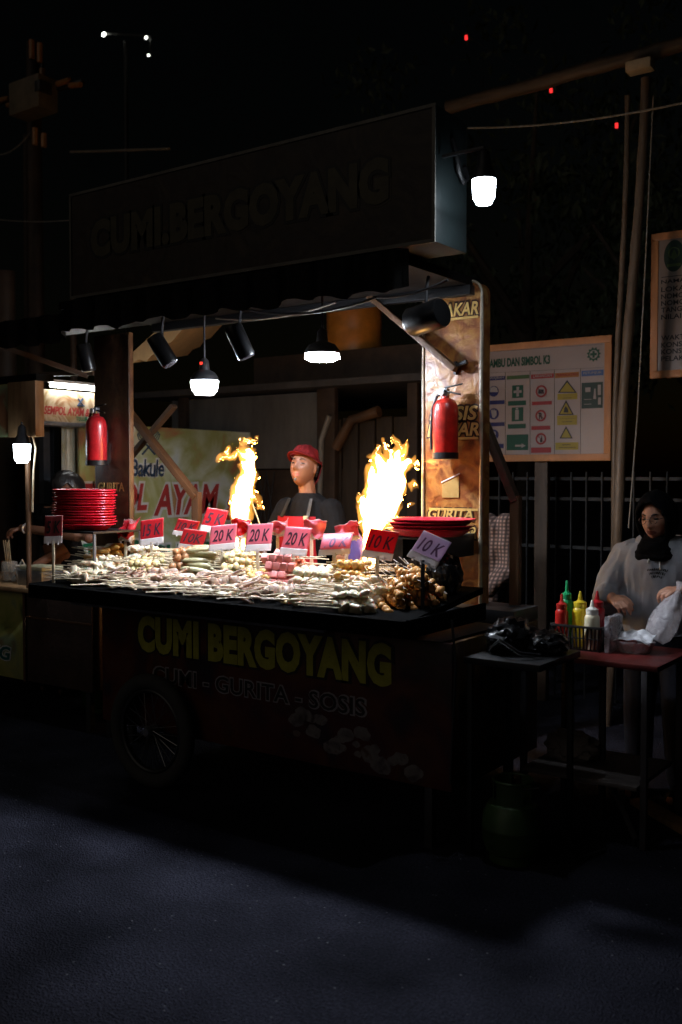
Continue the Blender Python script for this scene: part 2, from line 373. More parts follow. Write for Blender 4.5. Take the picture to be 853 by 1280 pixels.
# ---- shed behind the vendor
SY = 3.6
t = thing('market_shed', 'low grey tarpaulin shed with rough timber posts behind the vendor', 'shed', (at(350, 560, SY).x, SY, 0))
x0, x1 = at(215, 500, SY).x, at(606, 500, SY).x
mb = MB(); nx = 60
M['tarpwall'] = mat('grey dusty tarpaulin', (.12, .11, .10), .8, var=.35, vscale=4, bump=.5, bscale=8, stretch=(1, 1, .3))
xm = at(405, 500, SY).x
mb = MB(); mb.box((x0, SY, 1.72), (xm, SY + .04, 2.42), .004); mb.build('tarpaulin', M['tarpwall'], t)
mb = MB(); mb.box((x0, SY + .05, 0), (x1, SY + .09, 1.71)); mb.build('lower_wall', M['darkwood'], t)
for i in range(9):
    xx = xm + (x1 - xm) * i / 9; mb = MB(); mb.box((xx + .01, SY + .03, 1.0), (xx + (x1 - xm) / 9 - .01, SY + .05, 2.16 + .02 * math.sin(i * 2.3)), .003); mb.build('plank', mat('weathered plank', (.042, .027, .016), .75, var=.4, bump=.3, stretch=(3, 3, .4)), t)
for px, ww in ((228, .05), (408, .1), (516, .05), (600, .06)):
    q = at(px, 500, SY - .06); mb = MB(); mb.box((q.x - ww, SY - .07, 0), (q.x + ww, SY - .01, 2.45), .006); mb.build('post', M['darkwood'], t)
mb = MB(); mb.tube([at(420, 560, SY - .12), at(440, 525, SY - .12), at(474, 514, SY - .12)], [.05, .045, .05], 10); mb.build('timber', M['wood'], t)
mb = MB(); mb.tube([at(400, 620, SY - .15), at(402, 550, SY - .15), at(412, 520, SY - .15)], .025, 8); mb.build('bent_pipe', M['paleline'], t)
mb = MB(); mb.box((x0 - .3, SY - .25, 2.44), (x1 + .2, SY + 2.6, 2.5)); rf = mb.build('roof', mat('rusty roof sheet', (.06, .05, .045), .7, var=.4), t)
mb = MB()
for i in range(14): mb.tube([(x0 + .05 + i * .095, SY - .03, 1.15), (x0 + .05 + (i + .5) * .095, SY - .03, 1.42), (x0 + .05 + (i + 1) * .095, SY - .03, 1.69)], .006, 6); mb.tube([(x0 + .05 + i * .095, SY - .035, 1.69), (x0 + .05 + (i + 1) * .095, SY - .035, 1.15)], .006, 6)
mb.build('lattice', M['darksteel'], t)
mb = MB(); mb.box((-6.6, 4.0, 2.5), (-4.6, 5.2, 2.84)); mb.build('tank_stand', M['darkwood'], t)

M['orange'] = mat('orange tank plastic', (.62, .22, .03), .45, var=.2, vscale=7)
q = at(443, 435, 4.4); mb = MB(); rt_ = (at(475, 400, 4.4).x - at(412, 400, 4.4).x) * .5 * .9
z0 = 2.84; z1 = at(443, 372, 4.4).z
mb.lathe([(rt_ * .96, z0), (rt_, z0 + .05), (rt_, z0 + .2), (rt_ * .97, z0 + .23), (rt_, z0 + .26), (rt_, z1 - .08), (rt_ * .9, z1 - .01), (rt_ * .4, z1 + .06), (0, z1 + .07)], (q.x, 4.4, 0), 32)
solo(mb, 'water_tank', M['orange'], 'orange plastic water tank up on the shed roof', 'water tank', (q.x, 4.4, z0))

# ---- neighbouring snack stall behind on the left: its print banner faces this stall
NX = -6.0
t = thing('snack_stall', 'snack stall behind on the left with a big red and green lettered banner', 'market stall', (NX, 2, 0))
M['foodprint'] = printed('banner print of fried snacks', [(.70, .76, .76), (.72, .78, .68), (.58, .62, .40), (.42, .44, .16), (.50, .20, .10), (.62, .66, .44)], 2.6, .35, .6, .2, 6, seed=3)
ya, yb = atx(100, 600, NX).y, atx(313, 600, NX).y
mb = MB(); mb.box((NX - .02, ya, .45), (NX, yb, 2.05), .002); bn = mb.build('banner', M['foodprint'], t)
M['letterred'] = mat('banner red ink', (.46, .05, .045), .4, var=.1); M['letterwhite'] = mat('banner white ink', (.72, .72, .70), .4, var=.05)
M['lettergreen'] = mat('banner green ink', (.02, .17, .08), .4, var=.1); M['letternavy'] = mat('banner navy ink', (.03, .06, .12), .4, var=.1)
def side_text(txt, px0, px1, pyb, pyt, mi, mo, bold, shear=0, grow=.02):
    a, b, c = atx(px0, pyb, NX), atx(px1, pyb, NX), atx((px0 + px1) / 2, pyt, NX); zb = (a.z + b.z) / 2
    if mo: lettering(txt, mo, bn, (NX + .001, a.y - grow, zb - grow), b.y - a.y + 2 * grow, c.z - zb + 2 * grow, (0, 1, 0), (0, 0, 1), bold + .07, shear, .001)
    lettering(txt, mi, bn, (NX + .0025, a.y, zb), b.y - a.y, c.z - zb, (0, 1, 0), (0, 0, 1), bold, shear, .001)
side_text('SEMPOL', 84, 184, 640, 604, M['letterred'], M['letterwhite'], .03, .25)
side_text('AYAM', 192, 274, 643, 605, M['letterred'], M['letterwhite'], .03, .25)
side_text('&', 279, 305, 650, 621, M['letterred'], M['letterwhite'], .03, .15)
side_text('TELUR', 104, 181, 705, 677, M['lettergreen'], M['letterwhite'], .03, 0)
side_text('GULUNG', 188, 292, 707, 678, M['lettergreen'], M['letterwhite'], .03, 0)
side_text('Bakule', 164, 205, 596, 574, M['letternavy'], M['letterwhite'], .02, .1, .012)
mb = MB()
for k in (-1, 1):
    c = lambda a_, b_: atx(186 + k * a_, b_, NX + .004)
    mb.tube([c(-8, 568), c(6, 552)], .008, 6)
    for s_ in (-5, -2, 1, 4): mb.tube([c(6, 552), c(9 + s_ * .8, 547 + s_ * .5), c(13 + s_ * .3, 541 + s_ * .4)], .004, 5)
mb.build('crossed_whisks', M['letternavy'], bn)
y0, y1 = atx(50, 510, NX + .1).y, atx(150, 510, NX + .1).y
M['signprint'] = printed('brown print of the snack sign', [(.16, .07, .03), (.42, .28, .12), (.60, .50, .34), (.30, .15, .06), (.5, .4, .25)], 5, .4, 1.2, .15, 8, seed=8)
mb = MB(); mb.box((NX - .08, y0, 2.045), (NX + .1, y1, 2.275), .004); sg = mb.build('sign_panel', M['signprint'], t)
mb = MB(); mb.box((NX - .08, y0, 2.015), (NX + .13, y1, 2.042), .003); mb.build('sign_rail', M['steel'], t)
NXs = NX + .1
a, b = atx(55, 516, NXs), atx(112, 523, NXs)
lettering('SEMPOL AYAM &', M['letterred'], sg, (NXs + .001, a.y, a.z - .01), b.y - a.y, .062, (0, 1, 0), (0, 0, 1), .03, .25)
a, b = atx(95, 526, NXs), atx(110, 526, NXs); lettering('TELUR', M['lettergreen'], sg, (NXs + .001, a.y, 2.06), b.y - a.y, .03, (0, 1, 0), (0, 0, 1), .02)
mb = MB()
for k in (-1, 1): mb.tube([atx(101 - k * 3, 507, NXs + .002), atx(101 + k * 3, 498, NXs + .002)], .007, 6)
mb.tube([atx(97, 507, NXs + .002), atx(106, 507.5, NXs + .002)], .006, 6); mb.build('small_whisks', M['letternavy'], sg)
cb = MB()                                            # gathered plastic curtain
yc0, yc1 = atx(78, 560, NX - .1).y, atx(122, 560, NX - .1).y
for i in range(60):
    pass
gr_ = [[None] * 2 for _ in range(61)]
for i in range(61):
    f = i / 60; yy = yc0 + (yc1 - yc0) * f; xx = NX - .12 + .03 * math.sin(f * 42) + .012 * math.sin(f * 97)
    gr_[i][0] = cb.bm.verts.new((xx, yy, .9)); gr_[i][1] = cb.bm.verts.new((xx * .3 + (NX - .1) * .7, yy, 2.02))
for i in range(60): cb.bm.faces.new((gr_[i][0], gr_[i + 1][0], gr_[i + 1][1], gr_[i][1]))
cb.build('curtain', printed('curtain film', [(.30, .26, .15), (.55, .5, .36), (.62, .62, .58)], 4, .3, .5, .1, 8), t)
for px in (56, 68): 
    q = atx(px, 600, NX - .3); mb = MB(); mb.box((q.x - .03, q.y - .03, 0), (q.x + .03, q.y + .03, 2.3)); mb.build('post', M['darksteel'], t)
# its tube lamp, sitting on top of the sign
a, b = atx(64, 481, NXs + .03), atx(140, 499, NXs + .03)
t2 = thing('tube_lamp', 'lit white tube lamp mounted along the top of the snack sign', 'lamp', (a.x, a.y, a.z - .03))
mb = MB(); mb.tube([(a.x, a.y, a.z), (a.x, b.y, a.z)], .016, 12); mb.build('tube', glow('lit tube', (.95, .96, .95), 40), t2)
mb = MB(); mb.box((a.x - .02, a.y - .02, a.z + .018), (a.x + .02, b.y + .02, a.z + .04), .003); mb.build('batten', M['white'], t2)
# tan awning corner under the canopy
AY = 1.55
mb = MB(); P = [(160, 446), (196, 413), (229, 407), (229, 411), (214, 428), (206, 431), (200, 440), (190, 444), (183, 452), (174, 449), (166, 454), (160, 450)]
mb.slab([at(x, y, AY) for x, y in P], (-.35, .8, .15)); solo(mb, 'awning', mat('tan awning cloth', (.55, .36, .17), .7, var=.15, trans=.3), 'tan scalloped awning corner seen under the roof at the left', 'awning', at(196, 440, AY))

# ---- fence, right
FY = 3.3
fx0, fx1 = -4.2, 1.0
t = thing('iron_fence', 'dark iron bar fence running behind the safety board', 'fence', (-2, FY, 0))
mb = MB()
for z in (1.63, 1.48, 1.12, .5): mb.box((fx0, FY - .012, z - .012), (fx1, FY + .012, z + .012))
M['fence'] = mat('fence paint', (.005, .0047, .0045), .6, var=.4)
mb.build('rail', M['fence'], t)
nb_ = int((fx1 - fx0) / .118)
for i in range(nb_):
    x = fx0 + i * .118; mb = MB(); mb.tube([(x, FY - .022, 0), (x, FY - .022, 1.68)], .008, 6); mb.build('bar', M['fence'], t)

# ---- safety board
BY = 3.0
def bp(zx, zy, d=0): return at(600 + zx / 5.018, 420 + zy / 5.018, BY - d)
M['orangewood'] = mat('orange wooden frame', (.36, .15, .05), .55, var=.3, vscale=5, bump=.15, stretch=(1, 1, .3))
bl, br, bb, bt = -3.78, bp(832, 100).x, bp(500, 785).z, at(765, 421, BY).z + .012
t = thing('safety_board', 'wooden framed white safety symbol board on a post', 'sign board', (bl * .5 + br * .5, BY, 0))
fwid = .05
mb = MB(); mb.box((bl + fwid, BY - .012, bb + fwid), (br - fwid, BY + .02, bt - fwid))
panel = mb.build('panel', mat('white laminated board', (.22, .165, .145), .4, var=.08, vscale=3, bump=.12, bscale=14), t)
mb = MB(); mb.box((bl, BY - .02, bb), (br, BY + .03, bb + fwid), .004); mb.box((bl, BY - .02, bt - fwid), (br, BY + .03, bt), .004); mb.box((bl, BY - .019, bb + fwid), (bl + fwid, BY + .029, bt - fwid), .004); mb.box((br - fwid, BY - .019, bb + fwid), (br, BY + .029, bt - fwid), .004); mb.build('frame', M['orangewood'], t)
for xx in (at(674, 600, BY).x, -3.62):
    mb = MB(); mb.box((xx - .05, BY + .032, 0), (xx + .05, BY + .09, bt - .1), .005); mb.build('post', mat('post wood', (.07, .042, .024), .65, var=.4, bump=.2, stretch=(3, 3, .4)), t)
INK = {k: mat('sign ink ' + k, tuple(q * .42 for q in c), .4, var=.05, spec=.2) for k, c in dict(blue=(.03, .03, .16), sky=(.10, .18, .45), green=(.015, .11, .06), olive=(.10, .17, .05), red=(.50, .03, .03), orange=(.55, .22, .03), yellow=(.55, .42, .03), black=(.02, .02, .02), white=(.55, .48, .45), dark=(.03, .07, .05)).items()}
def marks(name, ink, shapes, d=.0):
    D = .0145 + d
    for sh in shapes:
        mb = MB(); k = sh[0]
        if k == 'r':
            a, b = bp(sh[1], sh[4], D), bp(sh[3], sh[2], D); mb.box((a.x, BY - D - .0012, min(a.z, b.z)), (b.x, BY - D, max(a.z, b.z)))
        elif k == 'd':
            c = bp(sh[1], sh[2], D); r_ = sh[3] * .00105; mb.slab([(c.x + r_ * math.cos(q), BY - D, c.z + r_ * math.sin(q)) for q in [2 * math.pi * i / 28 for i in range(28)]], (0, -.0012, 0))
        elif k == 'o':
            c = bp(sh[1], sh[2], D); mb.torus((c.x, BY - D, c.z), sh[3] * .00105, sh[4] * .00105, 'Y', 32, 6, .15)
        elif k == 'p':
            mb.slab([bp(x, y, D) for x, y in sh[1]], (0, -.0012, 0))
        elif k == 'l':
            a, b = bp(*sh[1], D), bp(*sh[2], D); mb.bar((a.x, BY - D, a.z), (b.x, BY - D, b.z), sh[3] * .0011, .0012, 0)
        mb.build(name, ink, panel, smooth=False)
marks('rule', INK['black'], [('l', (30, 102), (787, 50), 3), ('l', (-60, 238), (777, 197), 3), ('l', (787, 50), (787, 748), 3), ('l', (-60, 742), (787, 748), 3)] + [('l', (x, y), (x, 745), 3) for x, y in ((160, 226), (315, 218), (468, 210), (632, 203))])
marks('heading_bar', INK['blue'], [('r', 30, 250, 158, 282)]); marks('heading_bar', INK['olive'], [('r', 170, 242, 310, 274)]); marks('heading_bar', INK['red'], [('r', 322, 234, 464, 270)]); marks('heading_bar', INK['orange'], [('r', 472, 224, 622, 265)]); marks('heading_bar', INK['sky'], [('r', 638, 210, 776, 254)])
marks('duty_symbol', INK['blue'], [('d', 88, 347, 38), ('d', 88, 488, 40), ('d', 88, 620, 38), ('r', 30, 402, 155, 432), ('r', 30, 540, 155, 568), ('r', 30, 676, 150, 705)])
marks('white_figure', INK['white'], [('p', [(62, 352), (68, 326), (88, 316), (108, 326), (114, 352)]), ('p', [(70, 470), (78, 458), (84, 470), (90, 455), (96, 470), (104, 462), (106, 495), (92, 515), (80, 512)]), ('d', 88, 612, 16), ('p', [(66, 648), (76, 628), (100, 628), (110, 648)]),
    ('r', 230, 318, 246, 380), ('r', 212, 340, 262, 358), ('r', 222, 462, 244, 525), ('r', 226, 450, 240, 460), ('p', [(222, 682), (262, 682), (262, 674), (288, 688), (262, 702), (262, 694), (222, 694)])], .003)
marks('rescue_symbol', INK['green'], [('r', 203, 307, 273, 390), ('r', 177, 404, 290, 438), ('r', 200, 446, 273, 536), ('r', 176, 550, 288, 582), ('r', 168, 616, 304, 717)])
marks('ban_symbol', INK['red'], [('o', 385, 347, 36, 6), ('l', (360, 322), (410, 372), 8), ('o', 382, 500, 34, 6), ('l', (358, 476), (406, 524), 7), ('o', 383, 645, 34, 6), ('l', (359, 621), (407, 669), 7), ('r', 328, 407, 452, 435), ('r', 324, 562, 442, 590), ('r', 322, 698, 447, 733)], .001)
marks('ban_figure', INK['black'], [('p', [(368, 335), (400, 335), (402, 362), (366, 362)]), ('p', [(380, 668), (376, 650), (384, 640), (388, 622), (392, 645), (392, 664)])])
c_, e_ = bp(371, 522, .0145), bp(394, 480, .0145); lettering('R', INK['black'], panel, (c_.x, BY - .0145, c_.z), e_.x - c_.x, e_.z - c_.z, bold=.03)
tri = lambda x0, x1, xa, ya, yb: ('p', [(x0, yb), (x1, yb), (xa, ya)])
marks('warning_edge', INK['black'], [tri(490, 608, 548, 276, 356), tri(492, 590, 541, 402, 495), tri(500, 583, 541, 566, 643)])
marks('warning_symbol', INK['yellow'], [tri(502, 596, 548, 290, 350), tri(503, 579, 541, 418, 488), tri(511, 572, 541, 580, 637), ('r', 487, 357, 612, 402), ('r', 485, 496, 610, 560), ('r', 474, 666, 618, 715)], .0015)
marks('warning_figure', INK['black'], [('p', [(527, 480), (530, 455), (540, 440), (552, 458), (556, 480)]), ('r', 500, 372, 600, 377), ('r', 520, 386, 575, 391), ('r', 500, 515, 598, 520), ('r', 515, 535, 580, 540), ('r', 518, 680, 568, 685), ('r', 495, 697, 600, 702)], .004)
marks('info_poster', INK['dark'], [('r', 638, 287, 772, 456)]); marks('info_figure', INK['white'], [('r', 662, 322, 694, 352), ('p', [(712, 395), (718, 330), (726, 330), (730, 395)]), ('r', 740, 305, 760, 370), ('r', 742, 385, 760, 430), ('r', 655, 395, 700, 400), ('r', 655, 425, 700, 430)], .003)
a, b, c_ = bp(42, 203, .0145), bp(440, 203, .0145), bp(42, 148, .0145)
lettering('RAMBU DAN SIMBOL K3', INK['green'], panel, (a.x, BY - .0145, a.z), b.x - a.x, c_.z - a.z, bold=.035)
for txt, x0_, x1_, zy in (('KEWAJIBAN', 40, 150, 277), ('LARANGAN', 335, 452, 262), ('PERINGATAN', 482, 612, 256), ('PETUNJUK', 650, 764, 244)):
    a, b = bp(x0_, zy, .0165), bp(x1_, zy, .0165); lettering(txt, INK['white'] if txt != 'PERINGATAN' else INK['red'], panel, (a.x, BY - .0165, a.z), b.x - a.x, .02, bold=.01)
mb = MB(); c_ = bp(715, 115, .0145)
pts = []
for i in range(44):
    a_ = 2 * math.pi * i / 44; r_ = (.050 if (i % 4) < 2 else .040); pts.append((c_.x + r_ * math.cos(a_), BY - .0145, c_.z + r_ * math.sin(a_)))
mb.slab(pts, (0, -.001, 0)); gear = mb.build('gear_emblem', INK['green'], panel, smooth=False)
mb = MB(); mb.slab([(c_.x + .030 * math.cos(2 * math.pi * i / 28), BY - .0165, c_.z + .030 * math.sin(2 * math.pi * i / 28)) for i in range(28)], (0, -.001, 0)); mb.build('gear_disc', INK['white'], panel, smooth=False)
mb = MB(); mb.box((c_.x - .008, BY - .020, c_.z - .024), (c_.x + .008, BY - .0185, c_.z + .024)); mb.box((c_.x - .024, BY - .0215, c_.z - .008), (c_.x + .024, BY - .0201, c_.z + .008)); mb.build('gear_cross', INK['green'], panel)

# ---- project notice board at the right edge
NY = 3.02
def npx(zx, zy, d=0): return at(553 + zx / 2.843, 280 + zy / 2.843, NY - d)
l0, tz, bz = npx(746, 40).x, npx(748, 38).z, npx(748, 550).z
r0 = l0 + 1.25
t = thing('notice_board', 'white project notice board with an emblem, at the right edge', 'sign board', (l0 + .6, NY, 0))
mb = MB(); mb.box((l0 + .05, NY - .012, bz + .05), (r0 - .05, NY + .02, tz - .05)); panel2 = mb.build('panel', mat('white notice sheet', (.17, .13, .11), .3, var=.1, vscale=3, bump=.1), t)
mb = MB(); mb.box((l0, NY - .02, bz), (r0, NY + .03, bz + .05), .004); mb.box((l0, NY - .02, tz - .05), (r0, NY + .03, tz), .004); mb.box((l0, NY - .019, bz + .05), (l0 + .05, NY + .029, tz - .05), .004); mb.box((r0 - .05, NY - .019, bz + .05), (r0, NY + .029, tz - .05), .004); mb.build('frame', M['orangewood'], t)
for xx in (l0 + .45, r0 - .2): mb = MB(); mb.box((xx - .045, NY + .032, 0), (xx + .045, NY + .09, tz - .1), .004); mb.build('post', M['darkwood'], t)
for txt, zy in (('NAMA PEKERJAAN', 218), ('LOKASI', 243), ('NOMOR KONTRAK', 268), ('NOMOR SPMK', 292), ('TANGGAL KONTRAK', 316), ('NILAI KONTRAK', 341), ('WAKTU PELAKSANAAN', 415), ('KONSULTAN PERENCANA', 440), ('KONSULTAN PENGAWAS', 464), ('PELAKSANA', 489)):
    a = npx(778, zy, .0135); lettering(txt, INK['black'], panel2, (a.x, NY - .0135, a.z), .033 * len(txt), .034, bold=.015)
a = npx(770, 190, .0135); mb = MB(); mb.box((l0 + .07, NY - .0145, a.z - .004), (r0 - .07, NY - .0132, a.z)); mb.build('rule', INK['black'], panel2)
c_ = npx(824, 113, .0135); mb = MB(); mb.slab([(c_.x + .068 * math.cos(2 * math.pi * i / 30), NY - .0135, c_.z + .105 * math.sin(2 * math.pi * i / 30)) for i in range(30)], (0, -.001, 0)); em = mb.build('emblem', INK['dark'], panel2, smooth=False)
mb = MB(); mb.torus((c_.x, NY - .016, c_.z + .02), .035, .004, 'Y', 24, 6, .2); mb.slab([(c_.x, NY - .0155, c_.z + .045), (c_.x + .02, NY - .0155, c_.z), (c_.x, NY - .0155, c_.z - .03), (c_.x - .02, NY - .0155, c_.z)], (0, -.001, 0)); mb.box((c_.x - .045, NY - .017, c_.z - .07), (c_.x + .045, NY - .0155, c_.z - .052)); mb.build('emblem_detail', INK['olive'], em, smooth=False)

# ---- bamboo poles, beam, box, right
PY = 2.6
def pole(p, q, r0_, r1_, label):
    p, q = Vector(p), Vector(q); d = (p - q); q2 = q + d * ((0 - q.z) / d.z) if abs(d.z) > .1 else q
    mb = MB(); P, rr = [], []
    for i in range(41):
        f = i / 40; P.append(q2.lerp(p, f) + Vector((.012 * math.sin(f * 9), 0, 0))); rr.append((r0_ + (r1_ - r0_) * f) * (1.12 if i % 5 == 0 else 1))
    mb.tube(P, rr, 12); return solo(mb, 'bamboo_pole', M['bamboo'], label, 'pole', q2)
pole(at(807, 98, PY), at(772, 660, PY), .036, .03, 'thick leaning bamboo pole right of the safety board')
pole(at(784, 120, PY + .1), at(769, 600, PY + .1), .02, .018, 'thin bamboo pole just behind the thick leaning one')
mb = MB(); A, B_ = at(560, 135, PY - .06), at(900, 42, PY - .06); P = [A.lerp(B_, i / 20) + Vector((0, 0, .004 * math.sin(i * .7))) for i in range(21)]
mb.tube(P, [.045 + .006 * (i % 4 == 0) for i in range(21)], 12); solo(mb, 'bamboo_beam', mat('dark bamboo', (.07, .042, .022), .6, var=.5, vscale=6, stretch=(.5, 4, 4)), 'brown bamboo beam crossing high at the upper right', 'beam', A)
a, b = at(788, 97, PY - .1), at(820, 76, PY - .1); mb = MB(); mb.box((a.x, PY - .2, a.z), (b.x, PY - .1, b.z), .012); solo(mb, 'junction_box', mat('pale translucent box', (.4, .3, .18), .3, var=.3, bump=.4), 'small pale box fixed under the beam beside the bamboo pole', 'box', a)
cable(sag(at(585, 160, PY - .1), at(900, 118, PY - .1), .05), .007, 'thin pale wire below the bamboo beam', M['paleline'])
cable([at(817, 120, PY), at(806, 350, PY), at(797, 520, PY), at(786, 660, PY)], .005, 'thin wire hanging beside the leaning bamboo pole', M['paleline'])
# string of red indicator lights
LY = 5.5
cable(sag(at(540, 18, LY), at(840, 205, LY), .0), .004, 'thin black wire carrying the red lights in the sky')
for (x, y), lab in zip(((583, 47), (689, 113), (771, 157)), ('red light on the sky wire, highest and farthest left', 'red light on the sky wire, just under the beam', 'red light on the sky wire, lowest and nearest the poles')):
    q = at(x, y, LY); t = thing('indicator_light', lab, 'light', q, group='red lights on the sky wire')
    mb = MB(); mb.box((-.012, -.012, -.022), (.012, .012, .022), .004); mb.build('lens', glow('red light', (1, .03, .03), 1.6), t, False)
    mb = MB(); mb.box((-.015, -.015, .023), (.015, .015, .05), .003); mb.build('cap', M['black'], t, False)

# ================================================================== FOOD CART (cart, columns, roof and sign are one body)
XL, XR = -4.305, -2.077
cart = thing('food_cart', 'big skewer food cart with lettered front, printed columns and a roof sign', 'food cart', (-3.2, 0, 0))
M['cartprint'] = printed('dark cart print', [(.018, .012, .016), (.03, .014, .016), (.075, .014, .009), (.11, .03, .01), (.05, .022, .012)], 2.6, .4, 1.4, .2, 5, seed=2)
M['cartside'] = printed('cart side print', [(.02, .012, .008), (.10, .055, .015), (.05, .02, .01), (.16, .09, .02)], 4, .4, 1, .2, 6, stretch=(3, 3, .5))
mb = MB(); mb.box((XL, 0, .285), (XR, .03, .93), .006); fp = mb.build('front_panel', M['cartprint'], cart)
mb = MB(); mb.box((XR - .03, .032, .285), (XR - .002, .88, .93), .004); mb.build('side_panel', M['cartside'], cart)
mb = MB(); mb.box((XL + .002, .032, .285), (XL + .03, .88, .93), .004); mb.build('side_panel', M['cartside'], cart)
mb = MB(); mb.box((XL + .032, .033, .29), (XR - .032, .86, .32)); mb.build('floor_board', M['darkwood'], cart)
mb = MB(); mb.box((XL + .032, .85, .33), (XR - .032, .875, .92)); mb.build('back_panel', M['darkwood'], cart)
M['cartyellow'] = mat('cart yellow lettering', (.42, .40, .04), .45, var=.2, vscale=14); M['cartblack'] = mat('cart letter shadow', (.015, .012, .01), .5)
M['cartgrey'] = mat('cart grey lettering', (.30, .28, .30), .5, var=.25)
lettering('CUMI BERGOYANG', M['cartblack'], fp, (-4.03, -.0005, .69), 1.665, .225, bold=.12, spacing=1.06)
lettering('CUMI BERGOYANG', M['cartyellow'], fp, (-4.013, -.0025, .702), 1.63, .2, bold=.06, spacing=1.06)
for bo, mm, yy in ((.06, M['cartgrey'], -.0006), (.012, M['cartblack'], -.0024)):
    gw = .012 if bo > .03 else 0
    lettering('CUMI - GURITA - SOSIS', mm, fp, (-3.892 - gw, yy, .553 - gw * .6), 1.366 + 2 * gw, .08 + gw * 1.2, bold=bo, spacing=1.05)
# printed dish pictures near the lower edge of the front panel
mb = MB()
for k in range(26):
    x, z = rnd.uniform(-2.95, -2.25), rnd.uniform(.36, .56); x2 = x
    r_ = rnd.uniform(.02, .055); z = .42 + (x + 2.6) * -.16 + rnd.uniform(-.07, .07)
    mb.slab([(x2 + r_ * (1 + .4 * noise.noise(Vector((k, q, 0)))) * math.cos(q), -.0004 - .00003 * k, z + r_ * .7 * (1 + .4 * noise.noise(Vector((q, k, 1)))) * math.sin(q)) for q in [2 * math.pi * i / 14 for i in range(14)]], (0, -.0006, 0))
mb.build('dish_picture', printed('dish picture', [(.05, .03, .03), (.13, .11, .11), (.2, .18, .17), (.10, .05, .03)], 14, .45, 1, .1), fp, smooth=False)
# tray
TL, TR = -4.69, -2.20
M['traymat'] = mat('black tray liner', (.003, .003, .003), .95, var=.3, bump=.1, bscale=14, spec=.02)
mb = MB(); mb.slab([(TL, -.16, 1.035), (TR, -.16, 1.035), (TR, .52, 1.118), (TL, .52, 1.118)], (0, 0, -.03)); mb.build('tray', M['traymat'], cart)
mb = MB(); mb.box((TL, -.20, .965), (TR, -.163, 1.04), .004); mb.box((TL - .018, -.18, .965), (TL - .002, .52, 1.045), .004); mb.box((TR + .002, -.18, .965), (TR + .018, .52, 1.045), .004); mb.build('tray_edge', M['traymat'], cart)
mb = MB(); mb.slab([(TL + .02, -.15, .962), (TR - .02, -.15, .962), (XR - .05, .0, .934), (XL + .05, .0, .934)], (0, .6, .0)); mb.build('tray_support', M['black'], cart)
mb = MB(); mb.box((XL - .2, -.055, .925), (-2.72, -.032, .962), .003); mb.build('edge_strip', M['strip'], cart)
mb = MB(); mb.box((XL + .01, .62, .934), (XR - .01, .9, 1.0), .004); mb.build('worktop', M['darksteel'], cart)
# wheels
def wheel(cx, cyy, cz):
    mb = MB(); mb.torus((cx, cyy, cz), .262, .042, 'Y', 56, 12, .85); ty = mb.build('wheel', M['rubber'], cart)
    mb = MB(); mb.torus((cx, cyy, cz), .215, .014, 'Y', 56, 8, 1.3); mb.build('rim', mat('dull rim', (.05, .05, .05), .4, .6), ty)
    mb = MB()
    for i in range(24):
        a_ = 2 * math.pi * i / 24; b_ = a_ + (.5 if i % 2 else -.5)
        mb.tube([(cx + .03 * math.cos(b_), cyy - .018 * (1 if i % 2 else -1), cz + .03 * math.sin(b_)), (cx + .21 * math.cos(a_), cyy, cz + .21 * math.sin(a_))], .0022, 5)
    mb.build('spokes', mat('spoke steel', (.25, .25, .25), .35, .9), ty)
    mb = MB(); mb.lathe([(.02, -.045), (.03, -.03), (.03, .03), (.02, .045)], mx=Matrix.Translation((cx, cyy, cz)) @ Matrix.Rotation(R(90), 4, 'X')); mb.build('hub', M['steel'], ty)
wheel(-3.85, -.062, .302); wheel(-3.85, .94, .302)
mb = MB(); mb.tube([(-3.85, -.02, .302), (-3.85, .9, .302)], .016); mb.bar((-3.95, .02, .302), (-3.95, .02, .29), .03); mb.build('axle', M['darksteel'], cart)
for yy in (.06, .84):
    mb = MB(); mb.box((XR - .16, yy - .02, 0), (XR - .12, yy + .02, .284), .003); mb.build('leg', M['darksteel'], cart)
# printed columns
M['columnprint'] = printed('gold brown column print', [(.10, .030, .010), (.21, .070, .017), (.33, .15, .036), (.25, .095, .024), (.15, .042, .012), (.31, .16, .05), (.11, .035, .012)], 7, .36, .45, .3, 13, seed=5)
M['columndark'] = printed('dark column print', [(.03, .014, .008), (.07, .03, .014), (.10, .05, .02), (.05, .014, .01)], 5, .45, 1.2, .3, 9, seed=1)  # left column: darker print colours than the right one
M['piping'] = mat('pale banner hem', (.30, .25, .18), .35, var=.4, vscale=14)
M['colgold'] = mat('column gold ink', (.50, .33, .10), .4, var=.15); M['colbrown'] = mat('column dark ink', (.05, .02, .012), .4, var=.15)
CY = .74; c0, c1, cz1 = at(530, 500, CY).x, at(602, 500, CY).x, at(603, 350, CY).z
def rounded(x0, x1, z0, z1, r_, y):
    return [(x0, y, z0), (x1, y, z0)] + [(x1 - r_ + r_ * math.cos(a), y, z1 - r_ + r_ * math.sin(a)) for a in [math.pi / 2 * i / 6 for i in range(7)]] + [(x0 + r_ * .5 + r_ * .5 * math.cos(a), y, z1 - r_ * .5 + r_ * .5 * math.sin(a)) for a in [math.pi / 2 + math.pi / 2 * i / 6 for i in range(7)]]
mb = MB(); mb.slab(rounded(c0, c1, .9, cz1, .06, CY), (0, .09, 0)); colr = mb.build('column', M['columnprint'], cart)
ed = [(x, CY - .002, z) for x, _, z in rounded(c0, c1, .9, cz1, .06, CY)]
mb = MB(); P = []
for a, b in zip(ed[1:] , ed[2:] + ed[:1]):
    for k in range(8): P.append(Vector(a).lerp(Vector(b), k / 8))
P = [q + Vector((.004 * noise.noise(q * 9), 0, .004 * noise.noise(q * 7))) for q in P]
